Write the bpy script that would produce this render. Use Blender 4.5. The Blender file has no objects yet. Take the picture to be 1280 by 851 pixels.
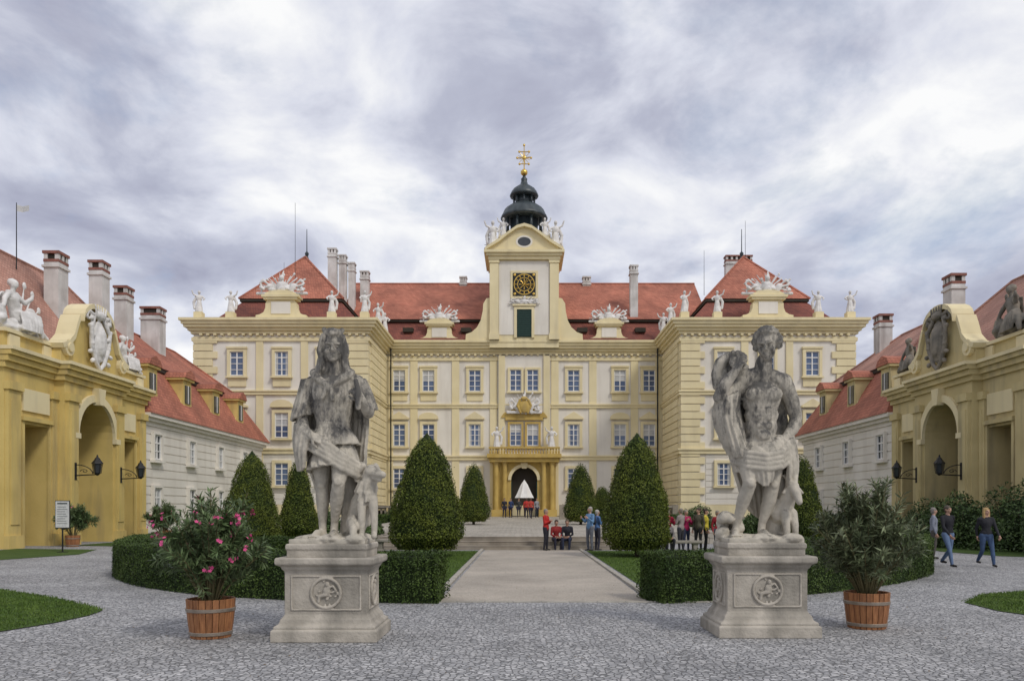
import bpy, bmesh, math, random
import numpy as np
from mathutils import Vector, Matrix
random.seed(7)
rng = np.random.default_rng(7)
SC = bpy.context.scene
COL = SC.collection

# ------------------------------------------------------------------ materials
def nodes_of(name):
    m = bpy.data.materials.new(name); m.use_nodes = True
    nt = m.node_tree
    return m, nt, nt.nodes, nt.links, nt.nodes['Principled BSDF']

def mat(name, c1, c2=None, scale=2.0, detail=6, rough=.8, bump=0.0, bscale=30, metal=0, spec=.3,
        streak=0.0, streak_col=(.25,.23,.2), stretch=None, island=0.0):
    m, nt, N, L, P = nodes_of(name)
    P.inputs['Roughness'].default_value = rough
    P.inputs['Metallic'].default_value = metal
    P.inputs['Specular IOR Level'].default_value = spec
    tc = N.new('ShaderNodeTexCoord')
    if c2 is None: c2 = tuple(x*.8 for x in c1)
    nz = N.new('ShaderNodeTexNoise'); nz.inputs['Scale'].default_value = scale; nz.inputs['Detail'].default_value = detail
    src = tc.outputs['Object']
    if stretch:
        mp = N.new('ShaderNodeMapping'); mp.inputs['Scale'].default_value = stretch
        L.new(src, mp.inputs[0]); src2 = mp.outputs[0]
    else: src2 = src
    L.new(src2, nz.inputs['Vector'])
    rp = N.new('ShaderNodeValToRGB')
    rp.color_ramp.elements[0].position = .33; rp.color_ramp.elements[1].position = .67
    rp.color_ramp.elements[0].color = (*c1, 1); rp.color_ramp.elements[1].color = (*c2, 1)
    L.new(nz.outputs['Fac'], rp.inputs[0])
    out = rp.outputs[0]
    if streak > 0:
        mp = N.new('ShaderNodeMapping'); mp.inputs['Scale'].default_value = (1.3, 1.3, .18)
        n2 = N.new('ShaderNodeTexNoise'); n2.inputs['Scale'].default_value = 1.2; n2.inputs['Detail'].default_value = 8
        L.new(src, mp.inputs[0]); L.new(mp.outputs[0], n2.inputs['Vector'])
        r2 = N.new('ShaderNodeValToRGB'); r2.color_ramp.elements[0].position = .5; r2.color_ramp.elements[1].position = .75
        r2.color_ramp.elements[0].color = (0,0,0,1); r2.color_ramp.elements[1].color = (streak,)*3+(1,)
        L.new(n2.outputs['Fac'], r2.inputs[0])
        mx = N.new('ShaderNodeMixRGB'); mx.inputs[2].default_value = (*streak_col, 1)
        L.new(r2.outputs[0], mx.inputs[0]); L.new(out, mx.inputs[1]); out = mx.outputs[0]
    if island > 0:
        g = N.new('ShaderNodeNewGeometry')
        mr = N.new('ShaderNodeMapRange'); mr.inputs[3].default_value = 1-island; mr.inputs[4].default_value = 1+island
        L.new(g.outputs['Random Per Island'], mr.inputs[0])
        mm = N.new('ShaderNodeVectorMath'); mm.operation = 'SCALE'
        L.new(out, mm.inputs[0]); L.new(mr.outputs[0], mm.inputs['Scale']); out = mm.outputs[0]
    L.new(out, P.inputs['Base Color'])
    if bump > 0:
        n3 = N.new('ShaderNodeTexNoise'); n3.inputs['Scale'].default_value = bscale; n3.inputs['Detail'].default_value = 5
        L.new(src, n3.inputs['Vector'])
        b = N.new('ShaderNodeBump'); b.inputs['Strength'].default_value = bump; b.inputs['Distance'].default_value = .02
        L.new(n3.outputs['Fac'], b.inputs['Height']); L.new(b.outputs[0], P.inputs['Normal'])
    return m

M = {}
M['cream'] = mat('cream_plaster', (.80,.76,.68), (.71,.67,.59), .35, streak=.4, streak_col=(.52,.47,.40), bump=.1)
M['trim'] = mat('pale_yellow_plaster', (.80,.70,.44), (.72,.62,.37), .5, streak=.4, streak_col=(.50,.43,.29), bump=.1)
M['yellow'] = mat('yellow_plaster', (.68,.52,.19), (.57,.43,.145), .7, streak=.7, streak_col=(.33,.26,.14), bump=.25, bscale=12)
M['yellow2'] = mat('shaded_yellow_plaster', (.62,.52,.27), (.51,.42,.21), .7, streak=.8, streak_col=(.28,.24,.16), bump=.25, bscale=12)  # yellow plaster again, with the right range's shade put into its colour
M['portal'] = mat('ochre_portal_stone', (.60,.43,.13), (.46,.32,.09), 1.2, streak=.35)
M['white'] = mat('white_paint', (.80,.79,.76), (.72,.71,.68), 3)
M['blind'] = mat('window_blind', (.55,.55,.53), (.42,.43,.44), 1.5)
M['sculpt'] = mat('pale_sculpture_stone', (.80,.78,.75), (.58,.56,.53), 3, bump=.3, bscale=15)
M['sculpt_dark'] = mat('weathered_sculpture_stone', (.30,.265,.215), (.14,.13,.11), 2.5, bump=.4, bscale=15)
M['glass'] = mat('window_glass', (.06,.09,.17), (.11,.16,.27), .6, rough=.12, spec=.6)
M['darkglass'] = mat('dark_window_glass', (.03,.035,.04), (.05,.055,.06), 1, rough=.1, spec=.6)
M['shutter'] = mat('dark_green_shutter', (.015,.04,.032), (.02,.05,.04), 5, rough=.5)
M['dark'] = mat('dark_interior', (.05,.04,.03), (.035,.03,.022), 1)  # dark openings, and the painted shadow band at the roof breaks
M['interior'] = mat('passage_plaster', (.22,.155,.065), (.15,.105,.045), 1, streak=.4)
M['copper'] = mat('dark_copper', (.022,.032,.036), (.055,.07,.075), 2.5, rough=.45, spec=.5, stretch=(1,1,.3))
M['gold'] = mat('gilding', (.75,.5,.12), (.6,.4,.1), 3, rough=.35, metal=.8)
M['black'] = mat('black_iron', (.012,.012,.012), (.02,.02,.02), 4, rough=.5)
M['chimney'] = mat('chimney_plaster', (.70,.68,.65), (.52,.50,.47), 1.2, streak=.7, streak_col=(.25,.21,.19))
M['chimcap'] = mat('chimney_brick_cap', (.30,.13,.10), (.20,.09,.07), 4)
M['wood'] = mat('barrel_wood', (.40,.18,.075), (.24,.10,.045), 6, rough=.55, stretch=(6,6,.6), bump=.2, island=.25)
M['hoop'] = mat('barrel_hoop', (.30,.25,.20), (.4,.34,.28), 8, rough=.4, metal=.6)
M['soil'] = mat('soil', (.05,.035,.025), (.03,.02,.015), 20, bump=.8)
M['bark'] = mat('bark', (.10,.075,.05), (.06,.045,.03), 8, bump=.6, stretch=(3,3,.6))
M['bench'] = mat('bench_stone', (.36,.33,.28), (.26,.24,.2), 4, bump=.3)
M['kerb'] = mat('kerb_stone', (.42,.39,.33), (.30,.28,.24), 3, bump=.3)
M['step'] = mat('step_stone', (.38,.335,.27), (.25,.215,.17), 1.5, bump=.4, streak=.5, streak_col=(.12,.11,.09))
M['leaf_yew'] = mat('yew_leaves', (.052,.078,.012), (.130,.155,.022), 1.3, rough=.6, island=.6, spec=.25)
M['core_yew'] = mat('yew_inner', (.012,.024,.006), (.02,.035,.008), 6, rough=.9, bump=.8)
M['leaf_box'] = mat('box_leaves', (.032,.060,.012), (.078,.120,.024), 1.5, rough=.55, island=.55, spec=.25)
M['leaf_ole'] = mat('oleander_leaves', (.085,.135,.05), (.15,.20,.09), 3, rough=.45, island=.45)
M['leaf_ole2'] = mat('oleander_leaves_grey', (.105,.135,.065), (.175,.20,.11), 3, rough=.45, island=.45)
M['leaf_shrub'] = mat('shrub_leaves', (.04,.075,.022), (.09,.135,.04), 2, rough=.5, island=.5)
M['stem'] = mat('stems', (.10,.085,.04), (.15,.13,.06), 10)
M['petal'] = mat('pink_petals', (.72,.11,.30), (.58,.06,.2), 10, rough=.6, island=.25)
M['grass_blade'] = mat('grass_blades', (.058,.108,.014), (.105,.165,.026), 2, rough=.6, island=.4)
M['sign'] = mat('sign_panel', (.62,.63,.60), (.5,.5,.5), 12)
M['litter'] = mat('fallen_leaves', (.20,.13,.05), (.12,.07,.03), 30, island=.5)

def tile_mat(name, c1, c2, c3):
    m, nt, N, L, P = nodes_of(name)
    P.inputs['Roughness'].default_value = .8
    tc = N.new('ShaderNodeTexCoord')
    sep = N.new('ShaderNodeSeparateXYZ'); L.new(tc.outputs['Object'], sep.inputs[0])
    cmb = N.new('ShaderNodeCombineXYZ')
    add = N.new('ShaderNodeMath'); add.operation = 'ADD'
    L.new(sep.outputs[0], add.inputs[0]); L.new(sep.outputs[1], add.inputs[1])
    L.new(add.outputs[0], cmb.inputs[0]); L.new(sep.outputs[2], cmb.inputs[1])
    bk = N.new('ShaderNodeTexBrick'); bk.inputs['Scale'].default_value = 1
    bk.inputs['Brick Width'].default_value = .22; bk.inputs['Row Height'].default_value = .2
    bk.inputs['Mortar Size'].default_value = .012; bk.inputs['Mortar Smooth'].default_value = .5
    bk.inputs['Color1'].default_value = (*c1,1); bk.inputs['Color2'].default_value = (*c2,1); bk.inputs['Mortar'].default_value = (*c3,1)
    L.new(cmb.outputs[0], bk.inputs['Vector'])
    nz = N.new('ShaderNodeTexNoise'); nz.inputs['Scale'].default_value = .5; nz.inputs['Detail'].default_value = 9
    L.new(tc.outputs['Object'], nz.inputs['Vector'])
    mr = N.new('ShaderNodeMapRange'); mr.inputs[1].default_value=.3; mr.inputs[2].default_value=.7; mr.inputs[3].default_value=.68; mr.inputs[4].default_value=1.2
    L.new(nz.outputs['Fac'], mr.inputs[0])
    vm = N.new('ShaderNodeVectorMath'); vm.operation='SCALE'
    L.new(bk.outputs['Color'], vm.inputs[0]); L.new(mr.outputs[0], vm.inputs['Scale'])
    L.new(vm.outputs[0], P.inputs['Base Color'])
    b = N.new('ShaderNodeBump'); b.inputs['Strength'].default_value=.6; b.inputs['Distance'].default_value=.03; b.invert=True
    L.new(bk.outputs['Fac'], b.inputs['Height']); L.new(b.outputs[0], P.inputs['Normal'])
    return m
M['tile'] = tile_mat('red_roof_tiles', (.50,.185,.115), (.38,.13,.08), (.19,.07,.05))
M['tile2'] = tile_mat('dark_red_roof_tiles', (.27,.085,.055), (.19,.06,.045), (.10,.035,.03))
M['tile_old'] = tile_mat('faded_roof_tiles', (.50,.27,.20), (.40,.20,.145), (.24,.12,.09))

def ground_mat(name, c1, c2, gap, size, gapw=.035, bumpd=.012, dirt=.35, rough=.75):
    m, nt, N, L, P = nodes_of(name)
    P.inputs['Roughness'].default_value = rough
    tc = N.new('ShaderNodeTexCoord')
    v = N.new('ShaderNodeTexVoronoi'); v.feature='DISTANCE_TO_EDGE'; v.inputs['Scale'].default_value=1/size
    v2 = N.new('ShaderNodeTexVoronoi'); v2.inputs['Scale'].default_value=1/size
    for q in (v, v2):
        L.new(tc.outputs['Object'], q.inputs['Vector']); q.inputs['Randomness'].default_value=.75
    sep = N.new('ShaderNodeSeparateColor'); L.new(v2.outputs['Color'], sep.inputs[0])
    mx = N.new('ShaderNodeMixRGB'); mx.inputs[1].default_value=(*c1,1); mx.inputs[2].default_value=(*c2,1)
    L.new(sep.outputs[0], mx.inputs[0])
    st = N.new('ShaderNodeMapRange'); st.inputs[1].default_value=0; st.inputs[2].default_value=gapw*2.5
    L.new(v.outputs['Distance'], st.inputs[0])
    mg = N.new('ShaderNodeMixRGB'); mg.inputs[1].default_value=(*gap,1)
    L.new(st.outputs[0], mg.inputs[0]); L.new(mx.outputs[0], mg.inputs[2])
    nz = N.new('ShaderNodeTexNoise'); nz.inputs['Scale'].default_value=.45; nz.inputs['Detail'].default_value=9; nz.inputs['Roughness'].default_value=.65
    L.new(tc.outputs['Object'], nz.inputs['Vector'])
    mr = N.new('ShaderNodeMapRange'); mr.inputs[1].default_value=.3; mr.inputs[2].default_value=.7; mr.inputs[3].default_value=1-dirt; mr.inputs[4].default_value=1.1
    L.new(nz.outputs['Fac'], mr.inputs[0])
    vm = N.new('ShaderNodeVectorMath'); vm.operation='SCALE'
    L.new(mg.outputs[0], vm.inputs[0]); L.new(mr.outputs[0], vm.inputs['Scale']); L.new(vm.outputs[0], P.inputs['Base Color'])
    b = N.new('ShaderNodeBump'); b.inputs['Strength'].default_value=.9; b.inputs['Distance'].default_value=bumpd
    L.new(st.outputs[0], b.inputs['Height']); L.new(b.outputs[0], P.inputs['Normal'])
    return m
M['cobble'] = ground_mat('cobble_paving', (.60,.59,.58), (.33,.33,.335), (.11,.11,.11), .068, gapw=.05, bumpd=.012, dirt=.35)
M['gravel'] = ground_mat('sand_gravel', (.56,.50,.42), (.42,.37,.30), (.32,.28,.23), .03, bumpd=.004, dirt=.32)
M['terrace'] = ground_mat('terrace_paving', (.48,.44,.37), (.38,.35,.29), (.25,.22,.18), .25, dirt=.3)
M['grass'] = mat('lawn_grass', (.045,.085,.012), (.07,.115,.02), 1.3, detail=12, bump=1, bscale=60, rough=.9)

def statue_mat(name):
    m,nt,N,L,P=nodes_of(name)
    P.inputs['Roughness'].default_value=.85; P.inputs['Specular IOR Level'].default_value=.2
    tc=N.new('ShaderNodeTexCoord')
    def noise(s,d,vec=None,ro=.6):
        n=N.new('ShaderNodeTexNoise'); n.inputs['Scale'].default_value=s; n.inputs['Detail'].default_value=d; n.inputs['Roughness'].default_value=ro
        L.new(vec or tc.outputs['Object'],n.inputs['Vector']); return n.outputs['Fac']
    rp=N.new('ShaderNodeValToRGB'); e=rp.color_ramp.elements
    e[0].position=.3; e[0].color=(.58,.53,.44,1); e[1].position=.7; e[1].color=(.38,.35,.29,1)
    L.new(noise(6,8),rp.inputs[0])
    sep=N.new('ShaderNodeSeparateXYZ'); L.new(tc.outputs['Object'],sep.inputs[0])
    g=N.new('ShaderNodeNewGeometry'); sn=N.new('ShaderNodeSeparateXYZ'); L.new(g.outputs['Normal'],sn.inputs[0])
    mh=N.new('ShaderNodeMapRange'); mh.inputs[1].default_value=.7; mh.inputs[2].default_value=1.6; mh.inputs[3].default_value=-.14; mh.inputs[4].default_value=.035
    L.new(sep.outputs[2],mh.inputs[0])
    mu=N.new('ShaderNodeMath'); mu.operation='MULTIPLY'; mu.inputs[1].default_value=.10; L.new(sn.outputs[2],mu.inputs[0])
    mp=N.new('ShaderNodeMapping'); mp.inputs['Scale'].default_value=(1,1,.45); L.new(tc.outputs['Object'],mp.inputs[0])
    a1=N.new('ShaderNodeMath'); a1.operation='ADD'; L.new(noise(5.5,10,mp.outputs[0],.74),a1.inputs[0]); L.new(mh.outputs[0],a1.inputs[1])
    a2=N.new('ShaderNodeMath'); a2.operation='ADD'; L.new(a1.outputs[0],a2.inputs[0]); L.new(mu.outputs[0],a2.inputs[1])
    r2=N.new('ShaderNodeValToRGB'); r2.color_ramp.elements[0].position=.45; r2.color_ramp.elements[1].position=.61
    L.new(a2.outputs[0],r2.inputs[0])
    mx=N.new('ShaderNodeMixRGB'); mx.inputs[2].default_value=(.105,.10,.092,1)
    L.new(r2.outputs[0],mx.inputs[0]); L.new(rp.outputs[0],mx.inputs[1])
    L.new(mx.outputs[0],P.inputs['Base Color'])
    b=N.new('ShaderNodeBump'); b.inputs['Strength'].default_value=.7; b.inputs['Distance'].default_value=.01
    L.new(noise(28,6,None,.7),b.inputs['Height']); L.new(b.outputs[0],P.inputs['Normal']); return m
M['statue'] = statue_mat('weathered_limestone')
M['pedestal'] = mat('pedestal_limestone', (.50,.455,.385), (.33,.30,.25), 3.5, detail=10, bump=.6, bscale=25, streak=.9, streak_col=(.11,.105,.09))

# ------------------------------------------------------------------ mesh tools
def finish(me, name, parent, mats, smooth=False):
    o = bpy.data.objects.new(name, me); COL.objects.link(o)
    if parent: o.parent = parent
    for k in mats: me.materials.append(M[k] if isinstance(k, str) else k)
    if smooth:
        me.polygons.foreach_set('use_smooth', [True]*len(me.polygons))
    return o

def group(name, loc=(0,0,0), rot=0):
    e = bpy.data.objects.new(name, None); COL.objects.link(e); e.location = loc; e.rotation_euler[2] = rot
    e.empty_display_size = .3
    return e

def ico():
    bm = bmesh.new(); bmesh.ops.create_icosphere(bm, subdivisions=2, radius=1)
    v = np.array([q.co[:] for q in bm.verts]); f = [[w.index for w in p.verts] for p in bm.faces]; bm.free(); return v, f
ICO_V, ICO_F = ico()

class MB:
    def __init__(s, T=None): s.v=[]; s.f=[]; s.m=[]; s.T=T
    def add(s, vs, fs, m):
        b=len(s.v)
        if s.T is not None: vs=[tuple(s.T @ Vector(p)) for p in vs]
        s.v.extend([tuple(p) for p in vs]); s.f.extend([[b+i for i in f] for f in fs]); s.m.extend([m]*len(fs))
    def box(s,x0,x1,y0,y1,z0,z1,m=0):
        vs=[(x,y,z) for z in (z0,z1) for y in (y0,y1) for x in (x0,x1)]
        s.add(vs,[(0,2,3,1),(4,5,7,6),(0,1,5,4),(2,6,7,3),(0,4,6,2),(1,3,7,5)],m)
    def poly(s,pts,y0,y1,m=0):
        n=len(pts); vs=[(x,y0,z) for x,z in pts]+[(x,y1,z) for x,z in pts]
        fs=[list(range(n)),list(range(2*n-1,n-1,-1))]+[(i,i+n,(i+1)%n+n,(i+1)%n) for i in range(n)]
        s.add(vs,fs,m)
    def polyx(s,pts,x0,x1,m=0):
        n=len(pts); vs=[(x0,y,z) for y,z in pts]+[(x1,y,z) for y,z in pts]
        fs=[list(range(n)),list(range(2*n-1,n-1,-1))]+[(i,i+n,(i+1)%n+n,(i+1)%n) for i in range(n)]
        s.add(vs,fs,m)
    def lathe(s,prof,cx,cy,m=0,n=24,rot=0,z=0):
        vs=[];fs=[];k=len(prof)
        for i in range(n):
            a=2*math.pi*i/n+rot
            for r,h in prof: vs.append((cx+max(r,.0005)*math.cos(a),cy+max(r,.0005)*math.sin(a),z+h))
        for i in range(n):
            for j in range(k-1):
                a=i*k+j;b=((i+1)%n)*k+j
                fs.append((a,b,b+1,a+1))
        fs.append([i*k for i in range(n)][::-1]); fs.append([i*k+k-1 for i in range(n)])
        s.add(vs,fs,m)
    def rect_loft(s,prof,cx,cy,hx,hy,m=0):
        vs=[];fs=[]
        for o,z in prof:
            vs+= [(cx-hx-o,cy-hy-o,z),(cx+hx+o,cy-hy-o,z),(cx+hx+o,cy+hy+o,z),(cx-hx-o,cy+hy+o,z)]
        for j in range(len(prof)-1):
            for i in range(4):
                a=j*4+i;b=j*4+(i+1)%4; fs.append((a,b,b+4,a+4))
        fs.append((3,2,1,0)); t=(len(prof)-1)*4; fs.append((t,t+1,t+2,t+3)); s.add(vs,fs,m)
    def cyl(s,p0,p1,r0,r1=None,m=0,n=8):
        r1=r0 if r1 is None else r1
        p0=Vector(p0);p1=Vector(p1);d=(p1-p0).normalized()
        a=d.orthogonal().normalized();b=d.cross(a)
        vs=[p0+(a*math.cos(t)+b*math.sin(t))*r0 for t in [2*math.pi*i/n for i in range(n)]]+[p1+(a*math.cos(t)+b*math.sin(t))*r1 for t in [2*math.pi*i/n for i in range(n)]]
        fs=[(i,(i+1)%n,(i+1)%n+n,i+n) for i in range(n)]+[list(range(n))[::-1],list(range(n,2*n))]
        s.add(vs,fs,m)
    def ell(s,c,r,m=0,R=None):
        v=ICO_V*np.array(r)
        if R is not None: v=v@np.array(R).T
        s.add([tuple(p) for p in (v+np.array(c))],ICO_F,m)
    def cap(s,p0,r0,p1,r1,m=0,n=12):
        p0=Vector(p0);p1=Vector(p1);d=p1-p0
        d=d.normalized() if d.length>1e-6 else Vector((0,0,1))
        a=d.orthogonal().normalized();b=d.cross(a); vs=[];rings=[]
        for p,r,angs in ((p0,r0,(-80,-50,-20,0)),(p1,r1,(0,20,50,80))):
            for an in angs:
                an=math.radians(an); rings.append((p+d*r*math.sin(an),r*math.cos(an)))
        for c,r in rings:
            for i in range(n):
                t=2*math.pi*i/n; vs.append(c+(a*math.cos(t)+b*math.sin(t))*r)
        fs=[]
        for j in range(len(rings)-1):
            for i in range(n): fs.append((j*n+i,j*n+(i+1)%n,(j+1)*n+(i+1)%n,(j+1)*n+i))
        fs.append(list(range(n))[::-1]); t=(len(rings)-1)*n; fs.append(list(range(t,t+n))); s.add(vs,fs,m)
    def mesh(s,name='m',recalc=True):
        me=bpy.data.meshes.new(name); me.from_pydata(s.v,[],s.f); me.update()
        me.polygons.foreach_set('material_index',s.m)
        if recalc:
            bm=bmesh.new();bm.from_mesh(me);bmesh.ops.recalc_face_normals(bm,faces=bm.faces);bm.to_mesh(me);bm.free()
        return me
    def obj(s,name,parent,mats,smooth=False):
        return finish(s.mesh(name),name,parent,mats,smooth)

def bevel(o,w=.01,seg=2):
    b=o.modifiers.new('bevel','BEVEL'); b.width=w; b.segments=seg; b.limit_method='ANGLE'; return o

class Fig:
    """figure made of capsules, ellipsoids and cloth fused into one continuous surface"""
    def __init__(s): s.mb=MB(); s.p=[]; s.extra=MB()
    def cap(s,p0,r0,p1,r1,m=0):
        s.mb.cap(p0,r0,p1,r1,0); s.p.append(('c',np.array(p0,float),r0,np.array(p1,float),r1,m))
    def chain(s,pts,m=0):
        for (a,ra),(b,rb) in zip(pts[:-1],pts[1:]): s.cap(a,ra,b,rb,m)
    def ell(s,c,r,m=0,R=None):
        s.mb.ell(c,r,0,R); s.p.append(('e',np.array(c,float),np.array(r,float),None if R is None else np.array(R),0,m))
    def box(s,*a,m=0):
        s.mb.box(*a); x0,x1,y0,y1,z0,z1=a; s.p.append(('e',np.array(((x0+x1)/2,(y0+y1)/2,(z0+z1)/2)),np.array((abs(x1-x0),abs(y1-y0),abs(z1-z0)))/2,None,0,m))
    def cloth(s,rows,freq=8,amp=(.012,.03),th=.02,nu=90,nv=40,seed=0,drift=.6):
        """draped sheet through rows of control points, with running folds, closed solid"""
        r=np.random.default_rng(seed); n=max(len(q) for q in rows)
        C=np.array([[np.interp(np.linspace(0,1,n),np.linspace(0,1,len(q)),np.array(q,float)[:,k]) for k in range(3)] for q in rows]).transpose(0,2,1)
        def sm(A,m):
            k=len(A); t=np.linspace(0,k-1,m); i=np.clip(t.astype(int),0,k-2); f=(t-i)[:,None,None]
            g=lambda j:A[np.clip(j,0,k-1)]
            p0,p1,p2,p3=g(i-1),g(i),g(i+1),g(i+2)
            return .5*(2*p1+(p2-p0)*f+(2*p0-5*p1+4*p2-p3)*f**2+(3*p1-p0-3*p2+p3)*f**3)
        G=sm(C,nv); G=sm(G.transpose(1,0,2),nu).transpose(1,0,2)
        du=np.gradient(G,axis=1);dv=np.gradient(G,axis=0); Nn=np.cross(du,dv); Nn/=np.maximum(np.linalg.norm(Nn,axis=2,keepdims=True),1e-9)
        u=np.linspace(0,1,nu)[None,:];v=np.linspace(0,1,nv)[:,None]
        ph=r.uniform(0,6); w=u*freq*math.pi+ph+drift*np.sin(v*2.2+ph)+.5*np.sin(u*7+v*3+ph)+.3*np.sin(u*17+ph*2)
        fold=np.abs(np.sin(w))**.8*.75+.25*np.abs(np.sin(w*2.3+v*2))
        am=amp[0]+(amp[1]-amp[0])*v; D=(fold*am)[...,None]
        A=G+Nn*D; B=G-Nn*(th-D*.4)
        idx=lambda a,i,j:a*nu*nv+i*nu+j
        vs=np.concatenate([A.reshape(-1,3),B.reshape(-1,3)]); fs=[]
        for i in range(nv-1):
            for j in range(nu-1):
                fs.append((idx(0,i,j),idx(0,i,j+1),idx(0,i+1,j+1),idx(0,i+1,j))); fs.append((idx(1,i,j),idx(1,i+1,j),idx(1,i+1,j+1),idx(1,i,j+1)))
        for i in range(nv-1):
            for j in (0,nu-1): fs.append((idx(0,i,j),idx(0,i+1,j),idx(1,i+1,j),idx(1,i,j)))
        for j in range(nu-1):
            for i in (0,nv-1): fs.append((idx(0,i,j),idx(0,i,j+1),idx(1,i,j+1),idx(1,i,j)))
        s.mb.add([tuple(p) for p in vs],fs,0)
    def build(s,voxel,smooth=2,disp=0,dsize=.1,nmat=1):
        me=s.mb.mesh('tmp',True); o=bpy.data.objects.new('tmp',me); COL.objects.link(o)
        r=o.modifiers.new('r','REMESH'); r.mode='VOXEL'; r.voxel_size=voxel; r.adaptivity=0
        if smooth:
            sm=o.modifiers.new('s','SMOOTH'); sm.iterations=smooth; sm.factor=.5
        if disp:
            t=bpy.data.textures.new('n','CLOUDS'); t.noise_scale=dsize; t.noise_depth=4
            d=o.modifiers.new('d','DISPLACE'); d.texture=t; d.strength=disp; d.mid_level=.5
        dg=bpy.context.evaluated_depsgraph_get()
        res=bpy.data.meshes.new_from_object(o.evaluated_get(dg))
        bpy.data.objects.remove(o)
        if nmat>1:
            C=np.zeros(len(res.polygons)*3); res.polygons.foreach_get('center',C); C=C.reshape(-1,3)
            best=np.full(len(C),1e9); bm_=np.zeros(len(C),int)
            for q in s.p:
                if q[0]=='c':
                    a,ra,b,rb=q[1:5]; ab=b-a; L=max((ab@ab),1e-9); t=np.clip(((C-a)@ab)/L,0,1)
                    d=np.linalg.norm(C-(a+t[:,None]*ab),axis=1)-(ra+(rb-ra)*t)
                else:
                    c,r_,R=q[1:4]; w=C-c
                    if R is not None: w=w@R
                    d=(np.linalg.norm(w/r_,axis=1)-1)*r_.min()
                k=d<best; best[k]=d[k]; bm_[k]=q[5]
            res.polygons.foreach_set('material_index',bm_.astype(np.int32))
        if s.extra.v:
            bm=bmesh.new(); bm.from_mesh(res); e=s.extra.mesh('e'); bm.from_mesh(e); bm.to_mesh(res); bm.free()
        res.polygons.foreach_set('use_smooth',[True]*len(res.polygons))
        return res

def V(*a): return Vector(a)
def hand(F,w,d,n,k=1.,curl=.6,m=0,thumb=1):
    w=Vector(w);d=Vector(d).normalized();n=Vector(n).normalized();n=(n-d*n.dot(d)).normalized();s=d.cross(n)*thumb
    for i in range(4):
        kn=w+d*.088*k+s*(1.5-i)*.021*k
        F.cap(w+s*(1.5-i)*.012*k,.017*k,kn,.014*k,m)
        L=[.072,.08,.074,.058][i]*k; c=curl*(1+.12*i)
        p1=kn+(d*math.cos(c)+n*math.sin(c))*L*.5; p2=p1+(d*math.cos(2.1*c)+n*math.sin(2.1*c))*L*.5
        F.extra.cap(kn,.0105*k,p1,.0095*k,m,8); F.extra.cap(p1,.0095*k,p2,.0075*k,m,8)
    t0=w+d*.025*k+s*.028*k; t1=t0+(s*.75+d*.6+n*.25)*.045*k; t2=t1+(d*.8+n*.5)*.035*k
    F.extra.cap(t0,.014*k,t1,.0115*k,m,8); F.extra.cap(t1,.0115*k,t2,.009*k,m,8)

def rotm(yaw=0,pitch=0,roll=0):
    return np.array(Matrix.Rotation(yaw,3,'Z')@Matrix.Rotation(pitch,3,'X')@Matrix.Rotation(roll,3,'Y'))

def head(F,c,k,yaw=0,pitch=0,roll=0,m=0,eyem=None):
    """c=centre of head, k=head height; faces -Y"""
    R=rotm(yaw,pitch,roll); c=np.array(c,float)
    P=lambda x,y,z: c+R@(np.array((x,y,z))*k)
    F.ell(P(0,.06,.12),(.33*k,.38*k,.37*k),m,R)
    F.ell(P(0,-.06,-.10),(.265*k,.30*k,.34*k),m,R)
    F.ell(P(0,-.22,-.36),(.11*k,.10*k,.09*k),m,R)
    F.cap(P(0,-.35,.06),.03*k,P(0,-.47,-.11),.05*k,m)
    F.cap(P(-.05,-.38,-.13),.035*k,P(.05,-.38,-.13),.035*k,m)
    F.cap(P(-.2,-.30,.10),.045*k,P(-.05,-.37,.09),.04*k,m); F.cap(P(.2,-.30,.10),.045*k,P(.05,-.37,.09),.04*k,m)
    F.ell(P(-.17,-.26,-.13),(.09*k,.07*k,.08*k),m,R); F.ell(P(.17,-.26,-.13),(.09*k,.07*k,.08*k),m,R)
    F.cap(P(-.08,-.345,-.235),.026*k,P(.08,-.345,-.235),.026*k,m); F.cap(P(-.055,-.335,-.285),.03*k,P(.055,-.335,-.285),.03*k,m)
    for sx in (-1,1):
        F.ell(P(.34*sx,.03,-.02),(.05*k,.09*k,.13*k),m,R)
        F.extra.ell(P(.125*sx,-.315,.005),(.055*k,.03*k,.028*k),m if eyem is None else eyem,R)
    return P

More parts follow.
